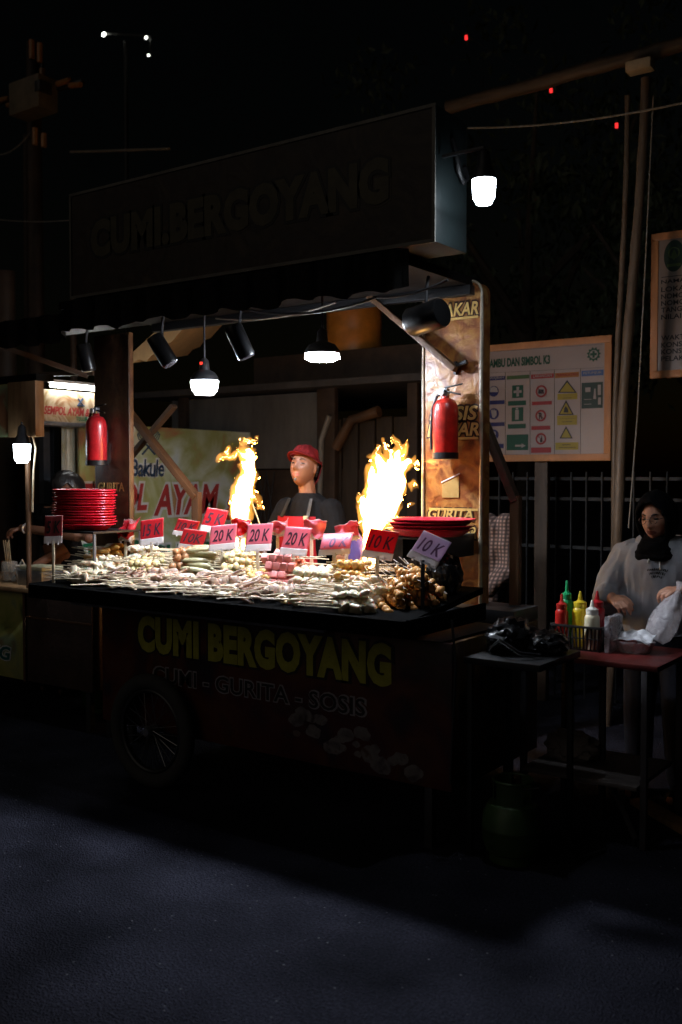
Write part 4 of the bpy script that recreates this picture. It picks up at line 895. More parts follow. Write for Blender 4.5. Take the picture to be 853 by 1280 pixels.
# ================================================================== FLAMES and pans
fl_mat = bpy.data.materials.new('flame core'); fl_mat.use_nodes = True; n, l = fl_mat.node_tree.nodes, fl_mat.node_tree.links; n.remove(n['Principled BSDF'])
e = n.new('ShaderNodeEmission'); e.inputs[0].default_value = (1, .52, .15, 1); e.inputs[1].default_value = FLAME; l.new(e.outputs[0], n['Material Output'].inputs[0])
fv_mat = bpy.data.materials.new('flame fringe'); fv_mat.use_nodes = True; n, l = fv_mat.node_tree.nodes, fv_mat.node_tree.links; n.remove(n['Principled BSDF'])
e = n.new('ShaderNodeEmission'); e.inputs[0].default_value = (1, .40, .06, 1); e.inputs[1].default_value = 27; l.new(e.outputs[0], n['Material Output'].inputs['Volume'])
def flame(base, trunk, tongues, blobs, y, label):
    """trunk and tongues: lists of (px, py, radius in m); each is a rising tube of fire"""
    t = thing('flame', label, 'flame', base)
    def shape(grow, rag, seed, cut):
        mb = MB()
        for k, tg in enumerate([trunk] + tongues):
            P, rr = [], []
            for i in range(len(tg) - 1):
                for s_ in range(6):
                    f = s_ / 6; a, b = tg[i], tg[i + 1]; P.append(at(a[0] + (b[0] - a[0]) * f, a[1] + (b[1] - a[1]) * f, y + (0 if k == 0 else .03 * math.sin(k * 2.4)))); rr.append(max(.003, a[2] + (b[2] - a[2]) * f + grow))
            P.append(at(tg[-1][0], tg[-1][1], y)); rr.append(max(.003, tg[-1][2] + grow * .6)); mb.tube(P, rr, 14)
        for px, py, r_ in blobs: mb.ell(at(px, py, y), (r_ + grow, r_ + grow, r_ * .55 + grow), jit=.5, seed=px)
        me = fused(mb, .006, 2)
        for v in me.vertices:
            c = v.co; d = noise.turbulence_vector(Vector((c.x * 17, c.y * 17, c.z * 9 + seed)), 3, False); v.co += Vector((d.x, d.y, d.z * 1.4)) * rag
        return me
    link('core', shape(-.011, .024, 1.3, 0), fl_mat, t); link('fringe', shape(.009, .030, 1.45, 0), fv_mat, t)
flame(at(303, 702, .72), [(300, 704, .04), (301, 676, .042), (303, 650, .05), (301, 632, .062), (304, 612, .056), (311, 592, .042), (312, 576, .03), (305, 566, .018), (298, 560, .006)],
      [[(306, 585, .03), (314, 572, .026), (308, 560, .014), (303, 552, .008), (300, 548, .003)], [(304, 556, .009), (312, 555, .012), (318, 553, .009), (321, 548, .003)], [(298, 566, .010), (288, 572, .013), (279, 572, .010), (273, 576, .004)], [(290, 566, .009), (284, 562, .010), (288, 556, .004)],
       [(314, 622, .02), (322, 630, .010), (329, 634, .005)]],
      [], .72, 'smaller bright flame rising left of the vendor behind the price cards')
flame(at(474, 705, .69), [(460, 708, .05), (462, 684, .045), (466, 660, .06), (473, 640, .088), (480, 620, .098), (488, 600, .085), (490, 586, .062), (492, 577, .04)],
      [[(462, 655, .04), (455, 637, .034), (450, 625, .016), (449, 617, .004)], [(478, 590, .04), (474, 575, .024), (472, 562, .012), (474, 556, .003)], [(489, 580, .035), (487, 568, .016), (481, 556, .010), (479, 549, .003)],
       [(497, 578, .03), (500, 562, .012), (492, 552, .008), (490, 549, .003)], [(500, 590, .035), (512, 578, .024), (518, 578, .014), (522, 585, .005)], [(495, 573, .014), (505, 563, .010), (506, 558, .004)], [(470, 605, .045), (463, 590, .022), (466, 578, .010), (470, 572, .004)]],
      [(465, 566, .012), (517, 607, .016), (523, 606, .007), (516, 627, .006), (524, 652, .008)], .69, 'larger bright flame rising between the vendor and the right column')
for px, lab in ((303, 'dark round burner pan under the smaller flame'), (472, 'dark round burner pan under the larger flame')):
    q = at(px, 690, .74); t = thing('burner_pan', lab, 'pan', (q.x, .74, 1.001), group='burner pans behind the food')
    mb = MB(); mb.lathe([(.05, 0), (.065, .01), (.085, .10), (.09, .105), (.08, .1), (.06, .03), (0, .028)], n=28); mb.build('bowl', M['black'], t, False)
    mb = MB(); mb.tube([(.085, 0, .09), (.13, .06, .10), (.17, .14, .10)], .01, 8); mb.build('handle', M['black'], t, False)

# ================================================================== PEOPLE
def head_into(mb, c, yaw, pitch, roll=0, size=1.):
    mx = Matrix.Translation(Vector(c)) @ Euler((pitch, roll, yaw), 'XYZ').to_matrix().to_4x4() @ Matrix.Scale(size, 4)
    q = bmesh.ops.create_uvsphere(mb.bm, u_segments=72, v_segments=56, radius=1)
    def gz(v, s): return math.exp(-(v / s) ** 2)
    for v in q['verts']:
        x, y, z = v.co
        if z < 0 and y < 0:                       # fuller jaw and chin than an egg has
            y *= ((1 - abs(z) ** 2.9) ** (1 / 2.9)) / max(.08, math.sqrt(max(0, 1 - z * z))) if abs(z) < .985 else 1
        if z < 0 and abs(z) < .985: x *= 1 + .45 * (((1 - abs(z) ** 2.4) ** (1 / 2.4)) / max(.1, math.sqrt(1 - z * z)) - 1)
        X, Y, Z = x * .076, y * .096, z * .118
        if z < 0:
            k = (-z) ** 1.6; X *= 1 - .27 * k
            Y = Y * (1 - .12 * k) if y < 0 else Y * (1 - .45 * k)
        if y < 0: Y *= .95 - .06 * abs(x) ** 2
        if y < .1:
            d = 0
            d += .024 * gz(X, .013) * gz(Z + .028, .012) + .012 * gz(X, .010) * gz(Z + .004, .024) + .006 * (gz(X - .013, .008) + gz(X + .013, .008)) * gz(Z + .031, .009)
            d -= .010 * (gz(X - .031, .016) + gz(X + .031, .016)) * gz(Z - .008, .011)
            d += .004 * gz(abs(X) - .03, .022) * gz(Z - .030, .010) + .004 * gz(abs(X) - .044, .016) * gz(Z + .022, .02)
            d += .007 * gz(X, .024) * gz(Z + .056, .006) + .0075 * gz(X, .021) * gz(Z + .070, .0065) - .005 * gz(X, .028) * gz(Z + .063, .003)
            d += .008 * gz(X, .02) * gz(Z + .098, .014)
            Y -= d
        v.co = mx @ Vector((X, Y, Z))
    for s_ in (-1, 1):
        mb.ell(mx @ Vector((s_ * .076, .012, -.004)), Vector((.008, .018, .030)) * size, mx.to_3x3().normalized().to_4x4() @ Matrix.Rotation(R(s_ * 18), 4, 'Z'), 12, 10)
    return mx
def hand_into(mb, wrist, d, palm, thumb_side, curl=(.6, .7, .8, .9), spread=.10, s=1.):
    d = Vector(d).normalized(); palm = Vector(palm); palm = (palm - d * palm.dot(d)).normalized(); side = d.cross(palm).normalized() * thumb_side   # side: towards the thumb
    wv = Vector(wrist); out = []
    for k, (off, L, r_) in enumerate(((.027, .072, .0090), (.009, .080, .0092), (-.010, .074, .0088), (-.028, .058, .0078))):
        kn = wv + d * (.088 - .006 * abs(k - 1)) * s + side * off * s
        mb.tube([wv + side * off * .45 * s, wv.lerp(kn, .5) , kn], [.015 * s, .0135 * s, .0115 * s], 10)
        P = [kn]; dd = (d + side * (.06 * (1.5 - k)) * spread * 10 * .3).normalized(); a = 0
        for j, f in enumerate((.45, .32, .23)):
            a += curl[k] * (.75, 1.0, .7)[j]; v = dd * math.cos(a) + palm * math.sin(a); P.append(P[-1] + v * L * f * s)
        mb.tube(P, [.0108 * s, r_ * s, r_ * .92 * s, r_ * .72 * s], 10); mb.ell(P[-1], r_ * .74 * s, u=8, v=6); out.append(P[-1])
    b = wv + d * .022 * s + side * .02 * s; k1 = b + (side * .8 + d * .6 + palm * .35).normalized() * .036 * s; k2 = k1 + (side * .25 + d * .8 + palm * .5).normalized() * .031 * s; k3 = k2 + (d * .8 + palm * .55 - side * .1).normalized() * .025 * s
    mb.tube([b, k1, k2, k3], [.015 * s, .0125 * s, .0102 * s, .008 * s], 10); mb.ell(k3, .0082 * s, u=8, v=6)
    mb.ell(wv + d * .05 * s, (.012 * s,) * 3); return out
def limb(mb, P, rr, n=14):
    pts, rad = [], []
    for i in range(len(P) - 1):
        a, b = Vector(P[i]), Vector(P[i + 1])
        for k in range(6): pts.append(a.lerp(b, k / 6)); rad.append(rr[i] + (rr[i + 1] - rr[i]) * k / 6)
    pts.append(Vector(P[-1])); rad.append(rr[-1]); mb.tube(pts, rad, n)
    for p, r_ in zip(P, rr): mb.ell(p, r_ * .98, u=12, v=9)
def body(c, H, arms, head_c, yaw, pitch, skin, hands, roll=0, lean=(0, 0), sw=.19, hsize=1., curl=None):
    """one continuous figure standing on the ground facing -Y; arms: (shoulder, elbow, wrist) right then left"""
    mb = MB(); x, y = c; s = H / 1.7; lx, ly = lean
    mb.loft([((x, y, .80 * s), .13, .10), ((x, y, .92 * s), .165, .115), ((x + lx * .3, y + ly * .3, 1.05 * s), .14, .10), ((x + lx * .6, y + ly * .6, 1.22 * s), .165, .11), ((x + lx * .9, y + ly * .9, 1.34 * s), .17, .105), ((x + lx, y + ly, 1.42 * s), .11, .075), ((x + lx, y + ly, 1.46 * s), .06, .055)])
    hc = Vector(head_c)
    limb(mb, [(x + lx, y + ly, 1.40 * s), hc + Vector((0, .018, -.07))], [.057, .050])
    mx = head_into(mb, hc, yaw, pitch, roll, hsize)
    for sx in (-1, 1):
        hp = Vector((x + sx * .085, y, .86 * s)); kn = Vector((x + sx * .10, y - .02, .48 * s)); an = Vector((x + sx * .105, y + .02, .09))
        limb(mb, [hp, kn, an], [.088, .058, .042]); limb(mb, [an + Vector((0, .03, -.05)), an + Vector((0, -.15, -.055))], [.034, .03])
    for (sh, el, wr), (d, palm, th), cu in zip(arms, hands, curl or [None, None]):
        limb(mb, [sh, el, wr], [.052, .042, .029]); hand_into(mb, wr, d, palm, th, *( [cu] if cu else []))
    me = fused(mb, .0042, 2); me.materials.append(skin); me.materials.append(M['lip'])
    inv = mx.inverted()
    for pl in me.polygons:
        q = inv @ pl.center
        if q.y < -.07 and ((q.x / .027) ** 2 + ((q.z + .063) / .012) ** 2) < 1: pl.material_index = 1
    return me, mx
def face_bits(root, mx, closed=False, goatee=False):
    bo = next(c for c in root.children if c.name.startswith('body')); md = bo.data
    off = origin_of(bo); bv_ = BVHTree.FromPolygons([v.co + off for v in md.vertices], [tuple(pl.vertices) for pl in md.polygons]); d = (mx.to_3x3() @ Vector((0, 1, 0))).normalized()
    def on(x, z, out=0): return bv_.ray_cast(mx @ Vector((x, -.2, z)), d)[0] - d * out
    rm = mx.to_3x3().normalized().to_4x4()
    for s_ in (-1, 1):
        mb = MB(); mb.ell(on(s_ * .031, .007), (.0155, .0045, .0040 if closed else .0052), rm @ Matrix.Rotation(R(s_ * 14), 4, 'Z')); mb.build('eye', M['eye'], root)
        mb = MB(); mb.tube([on(s_ * .014, .026), on(s_ * .024, .031), on(s_ * .036, .032), on(s_ * .048, .026)], [.0026, .0042, .0038, .0014], 6); mb.build('eyebrow', M['hair'], root)
    if goatee: mb = MB(); mb.ell(on(0, -.090), (.010, .003, .010), rm, jit=.5); mb.build('goatee', M['hair'], root)
def shell(mx, grow, keep, m, name, root, thick=.006, amp=0, seed=0):    # cloth or hair shell over the head; keep(x,y,z) on the unit sphere
    bm = bmesh.new(); bmesh.ops.create_uvsphere(bm, u_segments=56, v_segments=40, radius=1)
    bmesh.ops.delete(bm, geom=[v for v in bm.verts if not keep(*v.co)], context='VERTS')
    for v in bm.verts:
        x, y, z = v.co; k = 1 + amp * noise.noise(v.co * 3 + Vector((seed, 0, 0)))
        v.co = mx @ Vector((x * (.076 + grow) * k, y * (.096 + grow) * k, z * (.118 + grow) * k))
    mb = MB(); mb.bm.free(); mb.bm = bm; me = mb.mesh(name)
    return link(name, evaluated(me, [('SOLIDIFY', dict(thickness=thick, offset=1)), ('SUBSURF', dict(levels=1, render_levels=1))]), m, root)

# ---- the vendor
vx, vy = -3.74, 1.17
t = tag(bpy.data.objects.new('person', None), 'vendor in red cap and red apron, head tipped back between the two flames', 'person'); COL.objects.link(t); t.location = (vx, vy, 0)
arms = [((vx - .172, vy, 1.44), (vx - .26, vy - .16, 1.16), (-3.86, .86, 1.25)), ((vx + .172, vy, 1.44), (vx + .30, vy - .10, 1.15), (-3.16, .90, 1.19))]
me, hm = body((vx, vy), 1.76, arms, (vx - .012, vy - .035, 1.705), R(6), R(-13), M['skin'], [((.55, -.25, .8), (.3, -.9, -.2), 1), ((.9, -.3, .2), (0, .2, -1), -1)], hsize=1.03, roll=R(4))
link('body', me, M['skin'], t); face_bits(t, hm, True, True)
mb = MB(); x, y = vx, vy
mb.loft([((x, y, .86), .185, .135), ((x, y, 1.05), .175, .13), ((x, y, 1.25), .19, .14), ((x, y, 1.39), .195, .13), ((x, y, 1.49), .15, .10), ((x, y - .005, 1.53), .088, .078), ((x, y - .01, 1.545), .070, .068)])
for sh, el, wr in arms: limb(mb, [sh, Vector(sh).lerp(Vector(el), .8)], [.076, .07])
link('shirt', folds(fused(mb, .007, 3), .012, 7, (1, 1, .6)), M['blackcloth'], t)
mb = MB(); ap = []
def apr(z): return .142 + (.006 if z > 1.2 else 0)
for zz, hw in ((.55, .22), (.9, .21), (1.0, .2), (1.1, .165), (1.22, .15), (1.32, .148), (1.405, .145)):
    row = []
    for i in range(17):
        u = -1 + i / 8; xx = u * hw; row.append(mb.bm.verts.new((x + xx, y - (.152 if zz < 1.4 else .14) * math.sqrt(max(.05, 1 - (xx / .28) ** 2)) - .006, zz)))
    ap.append(row)
for a, b in zip(ap, ap[1:]):
    for i in range(16): mb.bm.faces.new((a[i], a[i + 1], b[i + 1], b[i]))
apo = link('apron', evaluated(mb.mesh('a'), [('SOLIDIFY', dict(thickness=.004, offset=0))]), M['redcloth'], t)
for sx in (-1, 1):
    mb = MB(); mb.slab([(x + sx * .10 - .012, y - .145, 1.40), (x + sx * .10 + .012, y - .145, 1.40), (x + sx * .085 + .012, y - .085, 1.51), (x + sx * .085 - .012, y - .085, 1.51)], (0, -.004, .003)); mb.build('strap', M['black'], apo)
mb = MB(); mb.box((x + .08, y - .165, 1.385), (x + .115, y - .155, 1.41), .002); mb.build('buckle', M['steel'], apo)
mb = MB(); mb.loft([((x, y, .84), .175, .13), ((x, y, .95), .178, .13)])
for sx in (-1, 1): limb(mb, [(x + sx * .09, y, .85), (x + sx * .1, y - .02, .5), (x + sx * .105, y + .01, .12)], [.11, .085, .07])
link('trousers', fused(mb, .009, 3), M['denim'], t)
for sx in (-1, 1): mb = MB(); limb(mb, [(x + sx * .105, y + .05, .045), (x + sx * .105, y - .12, .04)], [.045, .042]); mb.build('shoe', M['black'], t)
hat = shell(hm, .012, lambda a, b, c: c > .34 - .22 * max(0, b) , M['redcap'], 'cap', t, .005, .10)
hat2 = shell(hm, .020, lambda a, b, c: b > .42 and -.75 < c < .4, M['redcap'], 'neck_flap', t, .005, .06)
mb = MB(); rr0, rr1 = [], []
for i in range(48):
    a = 2 * math.pi * i / 48; fr = max(0, -math.sin(a)); dz = -.012 + .012 * fr
    rr0.append(mb.bm.verts.new(hm @ Vector((.088 * math.cos(a), .108 * math.sin(a), .046 + .014 * fr)))); rr1.append(mb.bm.verts.new(hm @ Vector((.104 * math.cos(a), (.120 + .022 * fr) * math.sin(a), .036 + dz + .028 * fr))))
for i in range(48): mb.bm.faces.new((rr0[i], rr0[(i + 1) % 48], rr1[(i + 1) % 48], rr1[i]))
link('brim', evaluated(mb.mesh('b'), [('SOLIDIFY', dict(thickness=.005, offset=0)), ('SUBSURF', dict(levels=1, render_levels=1))]), M['redcap'], hat)
shell(hm, .004, lambda a, b, c: -.45 < c < .45 and b > .22 - .3 * max(0, c), M['hair'], 'hair', t, .006)
for k, zz in enumerate((0, .012)): mb = MB(); mb.torus((0, 0, 0), .034, .005, 'Z', 28, 8); me = mb.mesh('b'); me.transform(Matrix.Translation(Vector(arms[1][2]) - Vector((.03 + k * .014, -.01, .004))) @ Vector((.9, -.3, .2)).to_track_quat('Z', 'Y').to_matrix().to_4x4()); link('bracelet', me, mat('purple beads', (.12, .04, .2), .3), t)
# the burning skewer he holds and the purple cloth
a, b = at(314, 624, .72), Vector((-3.80, .80, 1.31)); mb = MB(); mb.tube([a, b], .0035, 8); t2 = solo(mb, 'burning_skewer', M['stick'], 'thin skewer held by the vendor with its tip in the left flame', 'skewer', a)
mb = MB(); mb.ell(a, (.008, .008, .014), jit=.4); mb.build('ember', glow('ember', (1, .4, .08), 3), t2)
crumpled((at(443, 690, .66).x, .68, 1.0), (.075, .04, .20), 5, 'folded_cloth', mat('purple cloth', (.05, .025, .13), .8, var=.3), 'folded purple cloth behind the white dumplings', 'cloth', .2)

# ---- the woman packing food
wx, wy = -1.62, 1.36
t = tag(bpy.data.objects.new('person', None), 'woman in black hijab, glasses and grey hoodie looking down at the plastic bag', 'person'); COL.objects.link(t); t.location = (wx, wy, 0)
wr_, wl_ = Vector((-1.795, 1.135, 1.035)), Vector((-1.425, 1.13, 1.10))
arms = [((wx - .165, wy, 1.25), (wx - .245, wy - .06, 1.01), wr_), ((wx + .165, wy, 1.25), (wx + .26, wy - .06, 1.02), wl_)]
me, hm = body((wx, wy), 1.55, arms, (wx - .005, wy - .055, 1.437), R(-9), R(8), M['skin3'], [((.75, -.6, -.15), (.35, .3, -.9), 1), ((-.8, -.5, -.05), (-.25, .2, -.95), -1)], hsize=.97, roll=R(-3))
link('body', me, M['skin3'], t); face_bits(t, hm)
mb = MB(); x, y = wx, wy
mb.loft([((x, y, .84), .185, .145), ((x, y, .95), .205, .16), ((x, y, 1.1), .20, .155), ((x, y, 1.22), .205, .14), ((x, y, 1.29), .16, .11), ((x, y - .01, 1.335), .085, .085)])
limb(mb, [arms[0][0], arms[0][1], arms[0][2] - Vector((.02, -.02, 0))], [.085, .082, .046]); limb(mb, [arms[1][0], arms[1][1], arms[1][2] + Vector((.02, .02, 0))], [.085, .082, .046])
hood = link('hoodie', folds(folds(fused(mb, .007, 3), .034, 5.5, (1, 1, .5), 2), .012, 13, (1, 1, .35), 7), M['hoodie'], t)
mb = MB(); mb.torus((x, y + .03, 1.315), .105, .032, 'Z', 32, 10); mb.build('hood', M['hoodie'], hood)
for i, (txt, ww, zz) in enumerate((('CLASSY', .085, 1.178), ('STAR', .055, 1.158))): pass
from mathutils.bvhtree import BVHTree
hm_ = hood.data; bv = BVHTree.FromPolygons([v.co.copy() for v in hm_.vertices], [tuple(pl.vertices) for pl in hm_.polygons])
def on_cloth(xx, zz):                                  # the front of the hoodie at that width and height (its own coordinates)
    hit = bv.ray_cast(Vector((xx, -1, zz)), Vector((0, 1, 0)))[0]
    return hit if hit else Vector((xx, -.16, zz))
mb = MB()                                              # small dark chest print: arched rows of short strokes laid on the cloth
rp_ = random.Random(3)
for row, (n_, hw_, zz) in enumerate(((12, .046, 1.185), (9, .036, 1.168), (6, .022, 1.151))):
    for i in range(n_):
        u = -1 + 2 * i / max(1, n_ - 1); a_ = .03 + u * hw_; zc_ = zz - .006 * u * u; hh = rp_.uniform(.004, .0068); ww = rp_.uniform(.0012, .0036); sl = rp_.uniform(-.0025, .0025)
        mb.slab([on_cloth(a_ + dx, zc_ + dz) + Vector((0, -.0012, 0)) for dx, dz in ((-ww - sl, -hh), (ww - sl, -hh), (ww + sl, hh), (-ww + sl, hh))], (0, -.0008, 0))
for v in mb.bm.verts: v.co += t.location
mb.build('chest_print', M['black'], hood)
for sx in (-1, 1):
    mb = MB(); P = [on_cloth(sx * .018 + .012 + sx * .002 * i, 1.262 - i * .011) + Vector((0, -.004, 0)) + t.location for i in range(5 + 3 * (sx > 0))]
    mb.tube(P, [.004] * (len(P) - 1) + [.0052], 8); mb.build('drawstring', M['white'], hood)
mb = MB(); mb.loft([((x, y, .78), .175, .13), ((x, y, .85), .178, .13)])
for sx in (-1, 1): limb(mb, [(x + sx * .085, y, .78), (x + sx * .1, y - .02, .45), (x + sx * .105, y + .01, .1)], [.10, .08, .065])
link('trousers', fused(mb, .009, 3), M['denim'], t)
for sx in (-1, 1): mb = MB(); limb(mb, [(x + sx * .105, y + .04, .04), (x + sx * .105, y - .12, .036)], [.042, .038]); mb.build('shoe', M['black'], t)
hj = shell(hm, .016, lambda a, b, c: not (b < -.12 and (a / .74) ** 2 + ((c + .14) / .76) ** 2 < 1), M['hijab'], 'hijab', t, .014, .03)
mb = MB(); hc = Vector((wx - .005, wy - .055, 1.437))
mb.loft([(hc + Vector((0, .04, -.07)), .078, .072), (hc + Vector((0, .022, -.112)), .084, .094), (hc + Vector((0, .006, -.14)), .098, .106), (hc + Vector((.004, .0, -.175)), .116, .114), (hc + Vector((.006, -.004, -.195)), .108, .110), (hc + Vector((.006, -.006, -.21)), .085, .095)], 32)
link('scarf', folds(fused(mb, .006, 4), .018, 8, (.8, .8, 2.6), 4), M['hijab'], hj)
gl = MB()
for s_ in (-1, 1): gl.torus((s_ * .031, -.101, .005), .020, .0015, 'Y', 28, 6); gl.tube([(s_ * .051, -.10, .008), (s_ * .079, -.02, .010)], .0015, 6)
gl.tube([(-.011, -.103, .008), (0, -.1055, .011), (.011, -.103, .008)], .0015, 6)
me = gl.mesh('g'); me.transform(hm); link('glasses', me, mat('silver frame', (.45, .45, .46), .25, .9), t)

# ---- neighbour's vendor, bent over behind the plates
nx_, ny_ = at(85, 600, 1.15).x - .12, 1.22
t = tag(bpy.data.objects.new('person', None), 'dark haired seller bent forward behind the plate stack, arm with a watch reaching left', 'person'); COL.objects.link(t); t.location = (nx_, ny_, 0)
hd = at(86, 604, 1.06); wr = at(28, 660, .80)
arms = [((nx_ - .14, ny_ - .08, 1.40), (nx_ - .1, .82, 1.24), wr), ((nx_ + .2, ny_ - .08, 1.40), (nx_ + .28, 1.05, 1.15), (nx_ + .12, .85, 1.0))]
arms[0] = ((nx_ - .16, ny_ - .1, 1.38), at(112, 672, .86), wr)
me, hm = body((nx_, ny_), 1.66, arms, hd - Vector((0, 0, .03)), R(-28), R(42), M['skin'], [((-.8, -.2, -.15), (0, 0, -1), 1), ((-.6, -.6, -.3), (0, 0, -1), -1)], lean=(.0, -.12))
link('body', me, M['skin'], t)
shell(hm, .008, lambda a, b, c: c > .28 or b > -.05 and c > -.9, M['hair'], 'hair', t, .012, .06)
mb = MB(); x, y = nx_, ny_
mb.loft([((x, y, .8), .18, .13), ((x, y, 1.05), .17, .125), ((x, y - .07, 1.22), .195, .13), ((x, y - .11, 1.33), .19, .12), ((x, y - .12, 1.41), .10, .08)])
limb(mb, [arms[0][0], Vector(arms[0][0]).lerp(Vector(arms[0][1]), .7)], [.07, .066]); limb(mb, [arms[1][0], arms[1][1]], [.07, .066])
link('shirt', folds(fused(mb, .008, 3), .01, 8), M['blackcloth'], t)
mb = MB(); mb.loft([((x, y, .78), .175, .13), ((x, y, .9), .178, .13)])
for sx in (-1, 1): limb(mb, [(x + sx * .09, y, .8), (x + sx * .1, y - .02, .48), (x + sx * .105, y + .01, .1)], [.1, .08, .065])
link('trousers', fused(mb, .01, 3), M['denim'], t)
for sx in (-1, 1): mb = MB(); limb(mb, [(x + sx * .105, y + .04, .04), (x + sx * .105, y - .12, .036)], [.042, .038]); mb.build('shoe', M['black'], t)
mb = MB(); q = wr.lerp(Vector(arms[0][1]), .06); mb.torus((0, 0, 0), .033, .007, 'Z', 28, 8); mb.lathe([(.02, 0), (.021, .008), (0, .009)], mx=Matrix.Translation((0, -.034, 0)) @ Matrix.Rotation(R(90), 4, 'X')); me = mb.mesh('w'); me.transform(Matrix.Translation(q) @ (Vector(arms[0][1]) - wr).to_track_quat('Z', 'X').to_matrix().to_4x4()); link('watch', me, mat('silver watch', (.7, .7, .7), .25, .7), t)

# ---- person in a plaid shirt, half hidden by the right column
m, n, l, p = nodes_of('plaid shirt'); p.inputs['Roughness'].default_value = .85
tc = n.new('ShaderNodeTexCoord'); ws = []
for ax in ('X', 'Z'):
    wv = n.new('ShaderNodeTexWave'); wv.bands_direction = ax; wv.inputs['Scale'].default_value = 14; l.new(tc.outputs['Object'], wv.inputs[0]); ws.append(wv)
mx_ = n.new('ShaderNodeMix'); mx_.data_type = 'RGBA'; mx_.blend_type = 'MULTIPLY'; mx_.inputs[0].default_value = .9; l.new(ws[0].outputs[0], mx_.inputs[6]); l.new(ws[1].outputs[0], mx_.inputs[7])
rp = n.new('ShaderNodeValToRGB'); rp.color_ramp.elements[0].color = (.012, .008, .008, 1); rp.color_ramp.elements[1].color = (.16, .11, .10, 1); l.new(mx_.outputs[2], rp.inputs[0]); l.new(rp.outputs[0], p.inputs['Base Color']); M['plaid'] = m
px_, py_ = at(601, 640, 1.75).x, 1.75
t = tag(bpy.data.objects.new('person', None), 'person in a plaid shirt half hidden behind the right column', 'person'); COL.objects.link(t); t.location = (px_, py_, 0)
arms = [((px_ - .17, py_, 1.36), (px_ - .25, py_ - .02, 1.08), (px_ - .22, py_ - .2, .92)), ((px_ + .17, py_, 1.36), (px_ + .2, py_ - .03, 1.08), (px_ + .14, py_ - .22, .95))]
me, hm = body((px_, py_), 1.62, arms, (px_ - .12, py_ - .08, 1.53), R(-20), R(20), M['skin2'], [((0, -1, -.2), (0, 0, -1), 1), ((-.2, -1, -.2), (0, 0, -1), -1)])
link('body', me, M['skin2'], t); shell(hm, .008, lambda a, b, c: c > .35 or b > -.05 and c > -.6, M['hair'], 'hair', t, .01, .05)
mb = MB(); x, y = px_, py_
mb.loft([((x, y, .8), .18, .13), ((x, y, 1.05), .175, .125), ((x, y, 1.22), .19, .13), ((x, y, 1.34), .185, .12), ((x, y, 1.42), .09, .08)])
for sh, el, wr in arms: limb(mb, [sh, el, Vector(el).lerp(Vector(wr), .8)], [.07, .062, .05])
link('shirt', folds(fused(mb, .008, 3), .012, 8), M['plaid'], t)
mb = MB(); mb.loft([((x, y, .78), .175, .13), ((x, y, .88), .178, .13)])
for sx in (-1, 1): limb(mb, [(x + sx * .09, y, .8), (x + sx * .1, y - .02, .48), (x + sx * .105, y + .01, .1)], [.1, .08, .065])
link('trousers', fused(mb, .01, 3), M['denim'], t)

# ================================================================== TABLE WITH SAUCES
t = thing('packing_table', 'red topped packing table with thin metal legs and a lower shelf', 'table', (-1.7, .85, 0))
tx0, tx1, ty0, ty1, tz_ = -2.05, -1.375, .565, 1.1, .82
M['redtop'] = mat('worn red table top', (.10, .014, .012), .35, var=.5, vscale=7, bump=.1)
mb = MB(); mb.box((tx0, ty0, tz_ - .025), (tx1, ty1, tz_), .004); mb.build('tabletop', M['redtop'], t)
M['legpaint'] = mat('grey leg paint', (.06, .055, .06), .5, .2, var=.3)
for x, y in ((tx0 + .03, ty0 + .02), (tx1 - .06, ty0 - .0), (tx0 + .03, ty1 - .03), (tx1 - .06, ty1 - .03), ((tx0 + tx1) / 2 - .02, ty0 + .28)):
    mb = MB(); mb.box((x - .014, y, 0), (x + .014, y + .028, tz_ - .026), .003); mb.build('leg', M['legpaint'], t)
mb = MB(); mb.box((tx0 + .05, ty0 - .03, .265), (tx1 - .078, ty1 - .06, .285), .004); mb.build('shelf', mat('grey shelf board', (.10, .085, .08), .7, var=.4, bump=.2), t)
mb = MB(); mb.bar((tx1 - .1, ty0 + .03, .03), (tx1 - .3, ty0 + .2, .26), .02); mb.build('brace', M['legpaint'], t)
crumpled((-1.86, .8, .285), (.13, .10, .08), 21, 'cloth_sack', mat('pale sack', (.28, .24, .22), .8), 'pale sack lying on the lower shelf of the packing table', 'sack')
# basket
bxc = Vector((-1.825, .83, tz_)); t = thing('basket', 'black ribbed plastic basket holding the sauce bottles', 'basket', bxc)
mb = MB(); bw, bd = .125, .085
def ring(w_, d_, z): return [(-w_, -d_, z), (w_, -d_, z), (w_, d_, z), (-w_, d_, z)]
for (a, b) in zip(ring(bw - .02, bd - .015, .0), ring(bw - .02, bd - .015, .0)[1:] + ring(bw - .02, bd - .015, .0)[:1]): pass
mb.box((-bw + .012, -bd + .012, .001), (bw - .012, bd - .012, .008)); mb.build('bottom', M['black'], t, False)
mb = MB(); cs = ring(bw - .012, bd - .012, .009); ct = ring(bw, bd, .112)
for i in range(4):
    a0, a1, b0, b1 = Vector(cs[i]), Vector(cs[(i + 1) % 4]), Vector(ct[i]), Vector(ct[(i + 1) % 4]); nn = 13 if i % 2 == 0 else 9
    for k in range(nn): f = (k + .5) / nn; mb.bar(a0.lerp(a1, f), b0.lerp(b1, f), .009, .004, .001)
mb.build('ribs', mat('black basket plastic', (.03, .028, .028), .3), t, False)
mb = MB()
for i in range(4): mb.bar(Vector(ct[i]) + Vector((0, 0, .003)), Vector(ct[(i + 1) % 4]) + Vector((0, 0, .003)), .012, .012, .002)
for i in range(4): a0, a1 = Vector(cs[i]).lerp(Vector(ct[i]), .5), Vector(cs[(i + 1) % 4]).lerp(Vector(ct[(i + 1) % 4]), .5); mb.bar(a0, a1, .006, .006, .001)
mb.build('rim', mat('black basket rim', (.03, .028, .028), .3), t, False)
